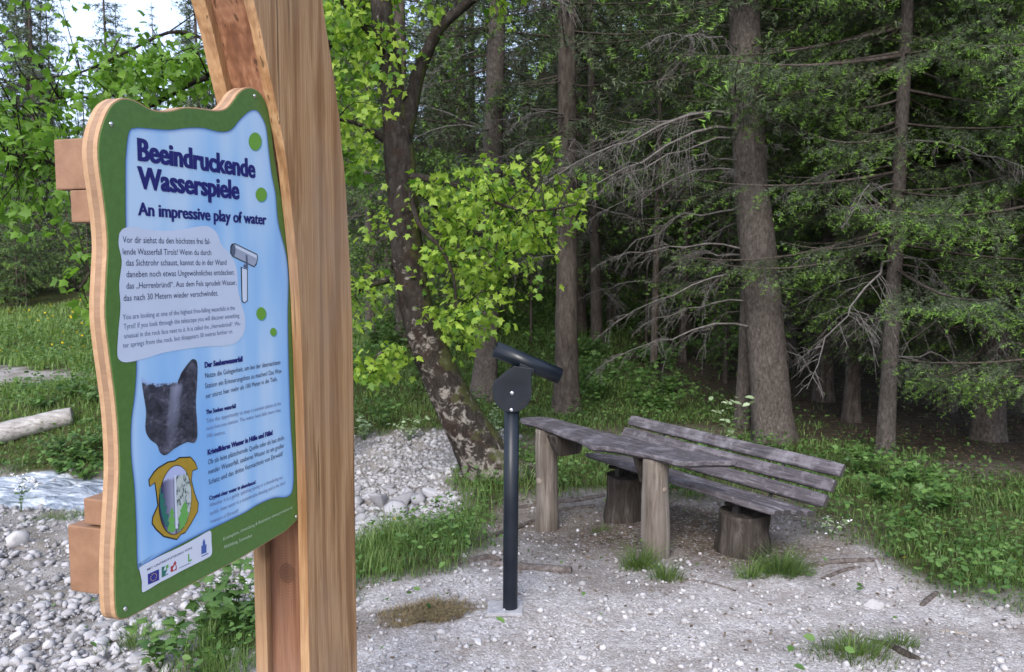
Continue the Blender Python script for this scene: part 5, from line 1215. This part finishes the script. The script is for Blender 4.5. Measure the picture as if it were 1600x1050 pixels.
def put_stone(loc_, s, mat, parent, flat=1.0, rot=None):
    me = BIG[rs.integers(len(BIG))]; o = bpy.data.objects.new('stone', me); C.objects.link(o); o.parent = parent; o.location = tuple(map(float, loc_))
    o.scale = (s, s * rs.uniform(.75, 1), s * flat * rs.uniform(.8, 1.1)); o.rotation_euler = (rs.normal(0, .25), rs.normal(0, .25), rs.uniform(0, 6.28)) if rot is None else rot
    if not me.materials: me.materials.append(None)
    o.material_slots[0].link = 'OBJECT'; o.material_slots[0].material = mat
pg = stone_set(17000, 230, 2.9, 8.0, 0, .0035, .032, 3.6, M['stone'], GR['gravel_path'], .5)
bgv = stone_set(21000, 215, 3.6, 17, 1, .007, .062, 2.7, M['bed_stone'], GR['stream_bed'], .5)
bgv += stone_set(5200, 40, 0, 0, 1, .012, .07, 1.7, M['bed_stone'], GR['stream_bed'], rect=(-2.9, .2, 7.0, 11.0))
# stones one can point to
for (p_, q_, w) in ((592,782,31), (628,782,29), (656,780,27), (617,800,34), (672,768,25), (606,762,17), (640,768,18), (560,785,20), (563,798,18), (645,796,18), (655,803,16), (575,775,14), (680,790,15), (690,780,14), (566,812,18), (586,815,22), (612,768,16), (665,755,14), (596,752,16), (560,765,14)):
    c = gpx(p_, q_ + w * .3); s = w * c[1] / F * .74; put_stone((c[0], c[1], c[2] + s * .42), s, M['boulder'], GR['stream_bed'])
for (p_, q_, w) in ((115,992,34), (30,988,26), (38,1010,30), (75,1005,22), (65,975,24), (50,1032,34), (10,960,18), (85,955,17), (165,960,20), (190,985,24), (160,1020,24), (250,975,30), (28,840,42), (62,930,18), (125,930,14), (100,1040,22), (305,1035,22), (365,1015,30), (380,900,22), (270,900,20), (15,1045,22), (215,1040,20)):
    c = gpx(p_, q_ + w * .3); s = w * c[1] / F * .55; put_stone((c[0], c[1], c[2] + s * .3), s, M['stone'], GR['stream_bed'])
for (p_, q_, w) in ((595,1007,24), (706,878,9), (720,888,13), (735,900,12), (975,955,17), (1248,1022,20), (1245,1005,15), (1068,920,13), (1030,930,12), (830,985,16), (775,990,14), (1360,940,38), (1400,930,12), (705,905,12), (640,1035,22), (690,985,18), (760,955,16), (735,960,20), (790,960,10), (1150,945,12), (1200,975,13), (1560,1000,14), (600,1045,20), (585,945,16), (640,915,14), (770,915,12), (880,960,10), (930,1000,11), (1100,1000,10), (575,915,14)):
    c = gpx(p_, q_ + w * .3); s = w * c[1] / F * .55; put_stone((c[0], c[1], c[2] + s * .22), s, M['stone'], GR['gravel_path'], .8)
V, Fc, mi, tt, _ = combine(pg + [(a, b, 1, d, e) for a, b, c_, d, e in bgv])
tag(finish('gravel', mesh_np('gravel', V, Fc, {'tint': tt}, mi), [M['stone'], M['bed_stone']], None, False), 'pale limestone gravel strewn over path and stream bed', 'gravel', kind='stuff')

# ------------------------------------------------------------------ wood on the ground
def ground_stick(name, pts, label, cat, mat='root_wood', sides=9, lift=.4, nz=.15, seed=0, group=None):
    """pts: (px, py, width px); lies on the ground"""
    P, rr = [], []
    for a, b, w in pts:
        c = gpx(a, b); r = w * c[1] / F / 2; P.append(c + np.array([0, 0, r * lift])); rr.append(r)
    Q = smooth_path(np.column_stack([P, rr]), max(14, 6 * len(pts))); o0 = Q[0, :3].copy()
    o = tube(name, Q[:, :3] - o0, np.maximum(Q[:, 3], .003), M[mat], None, sides, nz, 9, seed); o.location = o0; return tag(o, label, cat, group)
ground_stick('log', [(768,884,12), (800,888,14), (850,893,17), (893,897,18)], 'short weathered log lying behind the telescope post', 'log', seed=1, sides=14)
ground_stick('root', [(700,886,5), (735,878,9), (765,874,13), (782,878,8)], 'knobbly root end sticking out left of the telescope post', 'root', seed=2)
ground_stick('root', [(720,850,4), (765,840,9), (820,822,9), (880,800,9), (930,793,8)], 'grey root crossing the bare soil behind the table leg', 'root', seed=3)
ground_stick('root', [(780,800,8), (850,790,9), (905,783,10), (945,775,7)], 'thick root running towards the far bench stump', 'root', seed=4)
ground_stick('root', [(1225,893,5), (1300,880,9), (1352,878,9), (1392,874,5)], 'thin root running right from the bench stump', 'root', seed=5)
ground_stick('root', [(1285,905,5), (1320,893,8), (1345,888,5)], 'short curved root below the longer root right of the bench', 'root', seed=6)
ground_stick('root', [(1060,905,5), (1110,915,8), (1150,925,5)], 'root breaking the gravel in front of the bench stump', 'root', seed=7)
ground_stick('dead_branch', [(1345,1000,5), (1385,1010,11), (1415,1024,12), (1438,1032,7)], 'dark crooked branch lying on the gravel at bottom right', 'branch', 'stump_wood', seed=8)
ground_stick('dead_branch', [(1458,987,5), (1490,990,7), (1525,996,5)], 'straight brown stick on the gravel at right', 'branch', 'cut_wood', seed=9)
ground_stick('dead_branch', [(1440,948,7), (1450,940,12), (1463,928,7)], 'broken stick at the grass edge on the right', 'branch', seed=10)
ground_stick('dead_branch', [(1365,870,4), (1372,885,6), (1378,905,4)], 'pale stick standing out of the gravel right of the bench', 'branch', 'drift_wood', seed=11)
ground_stick('fallen_log', [(1400,722,6), (1470,726,8), (1540,729,6)], 'thin fallen log on the dark forest floor beside the slender trunk', 'log', 'stump_wood', seed=12)
ground_stick('dead_branch', [(885,955,2), (900,962,3), (925,972,2)], 'thin twig on the gravel right of the telescope', 'branch', 'cut_wood', seed=13)
# driftwood log over the stream
la, lb = at(-90, 706, 10.5), at(114, 650, 11.1)
o = tube('driftwood_log', smooth_path([np.zeros(3), (lb - la) * .5 + np.array([0, 0, .03]), lb - la], 26), np.linspace(.17, .125, 26), M['drift_wood'], None, 20, .10, 4, 6); o.location = la
tag(o, 'bleached driftwood log lying over the grassy stream bank on the left', 'log')
# dried hay lying in a hollow of the path
c = gpx(668, 962); r = np.random.default_rng(77); n = 2600; a = r.uniform(0, 6.28, n); d = r.random(n) ** .62 * (1 + .22 * np.sin(a * 2 + .6) + .16 * np.sin(a * 5) + .08 * np.sin(a * 9)); x = c[0] + d * np.cos(a) * .27; y = c[1] + d * np.sin(a) * .16
V, Fc = blades(x, y, r.uniform(.008, .035, n), r.uniform(.002, .005, n), r, 2.2, gz(x, y) + r.uniform(-.005, .035, n) * (1 - d * d * .8))
mo_x, mo_y = np.meshgrid(np.linspace(-1, 1, 26), np.linspace(-1, 1, 26)); mx, my = mo_x.ravel(), mo_y.ravel(); dd = np.hypot(mx, my); mz = gz(c[0] + mx * .25, c[1] + my * .18) + np.clip(1 - dd, -.2, 1) * .028 + .008 * n2(mx, my, 5, 3)
MV = np.stack([c[0] + mx * .25, c[1] + my * .18, mz], 1); i = np.arange(25)[:, None] * 26; j = np.arange(25)[None]; MQ = np.stack([i + j, i + j + 1, i + 27 + j, i + 26 + j], 2).reshape(-1, 4); an_ = np.arctan2(my, mx); MQ = MQ[((dd / (.80 + .18 * np.sin(an_ * 2 + .6) + .12 * np.sin(an_ * 5)))[MQ].max(1) < 1.0)]
V, Fc = merge([(V, Fc), (MV, q2t(MQ))]); o = finish('hay_patch', mesh_np('hay_patch', V - c, Fc), M['dry'], None, False); o.location = c; tag(o, 'brown mat of dried grass lying on the gravel left of the telescope', 'dry grass')
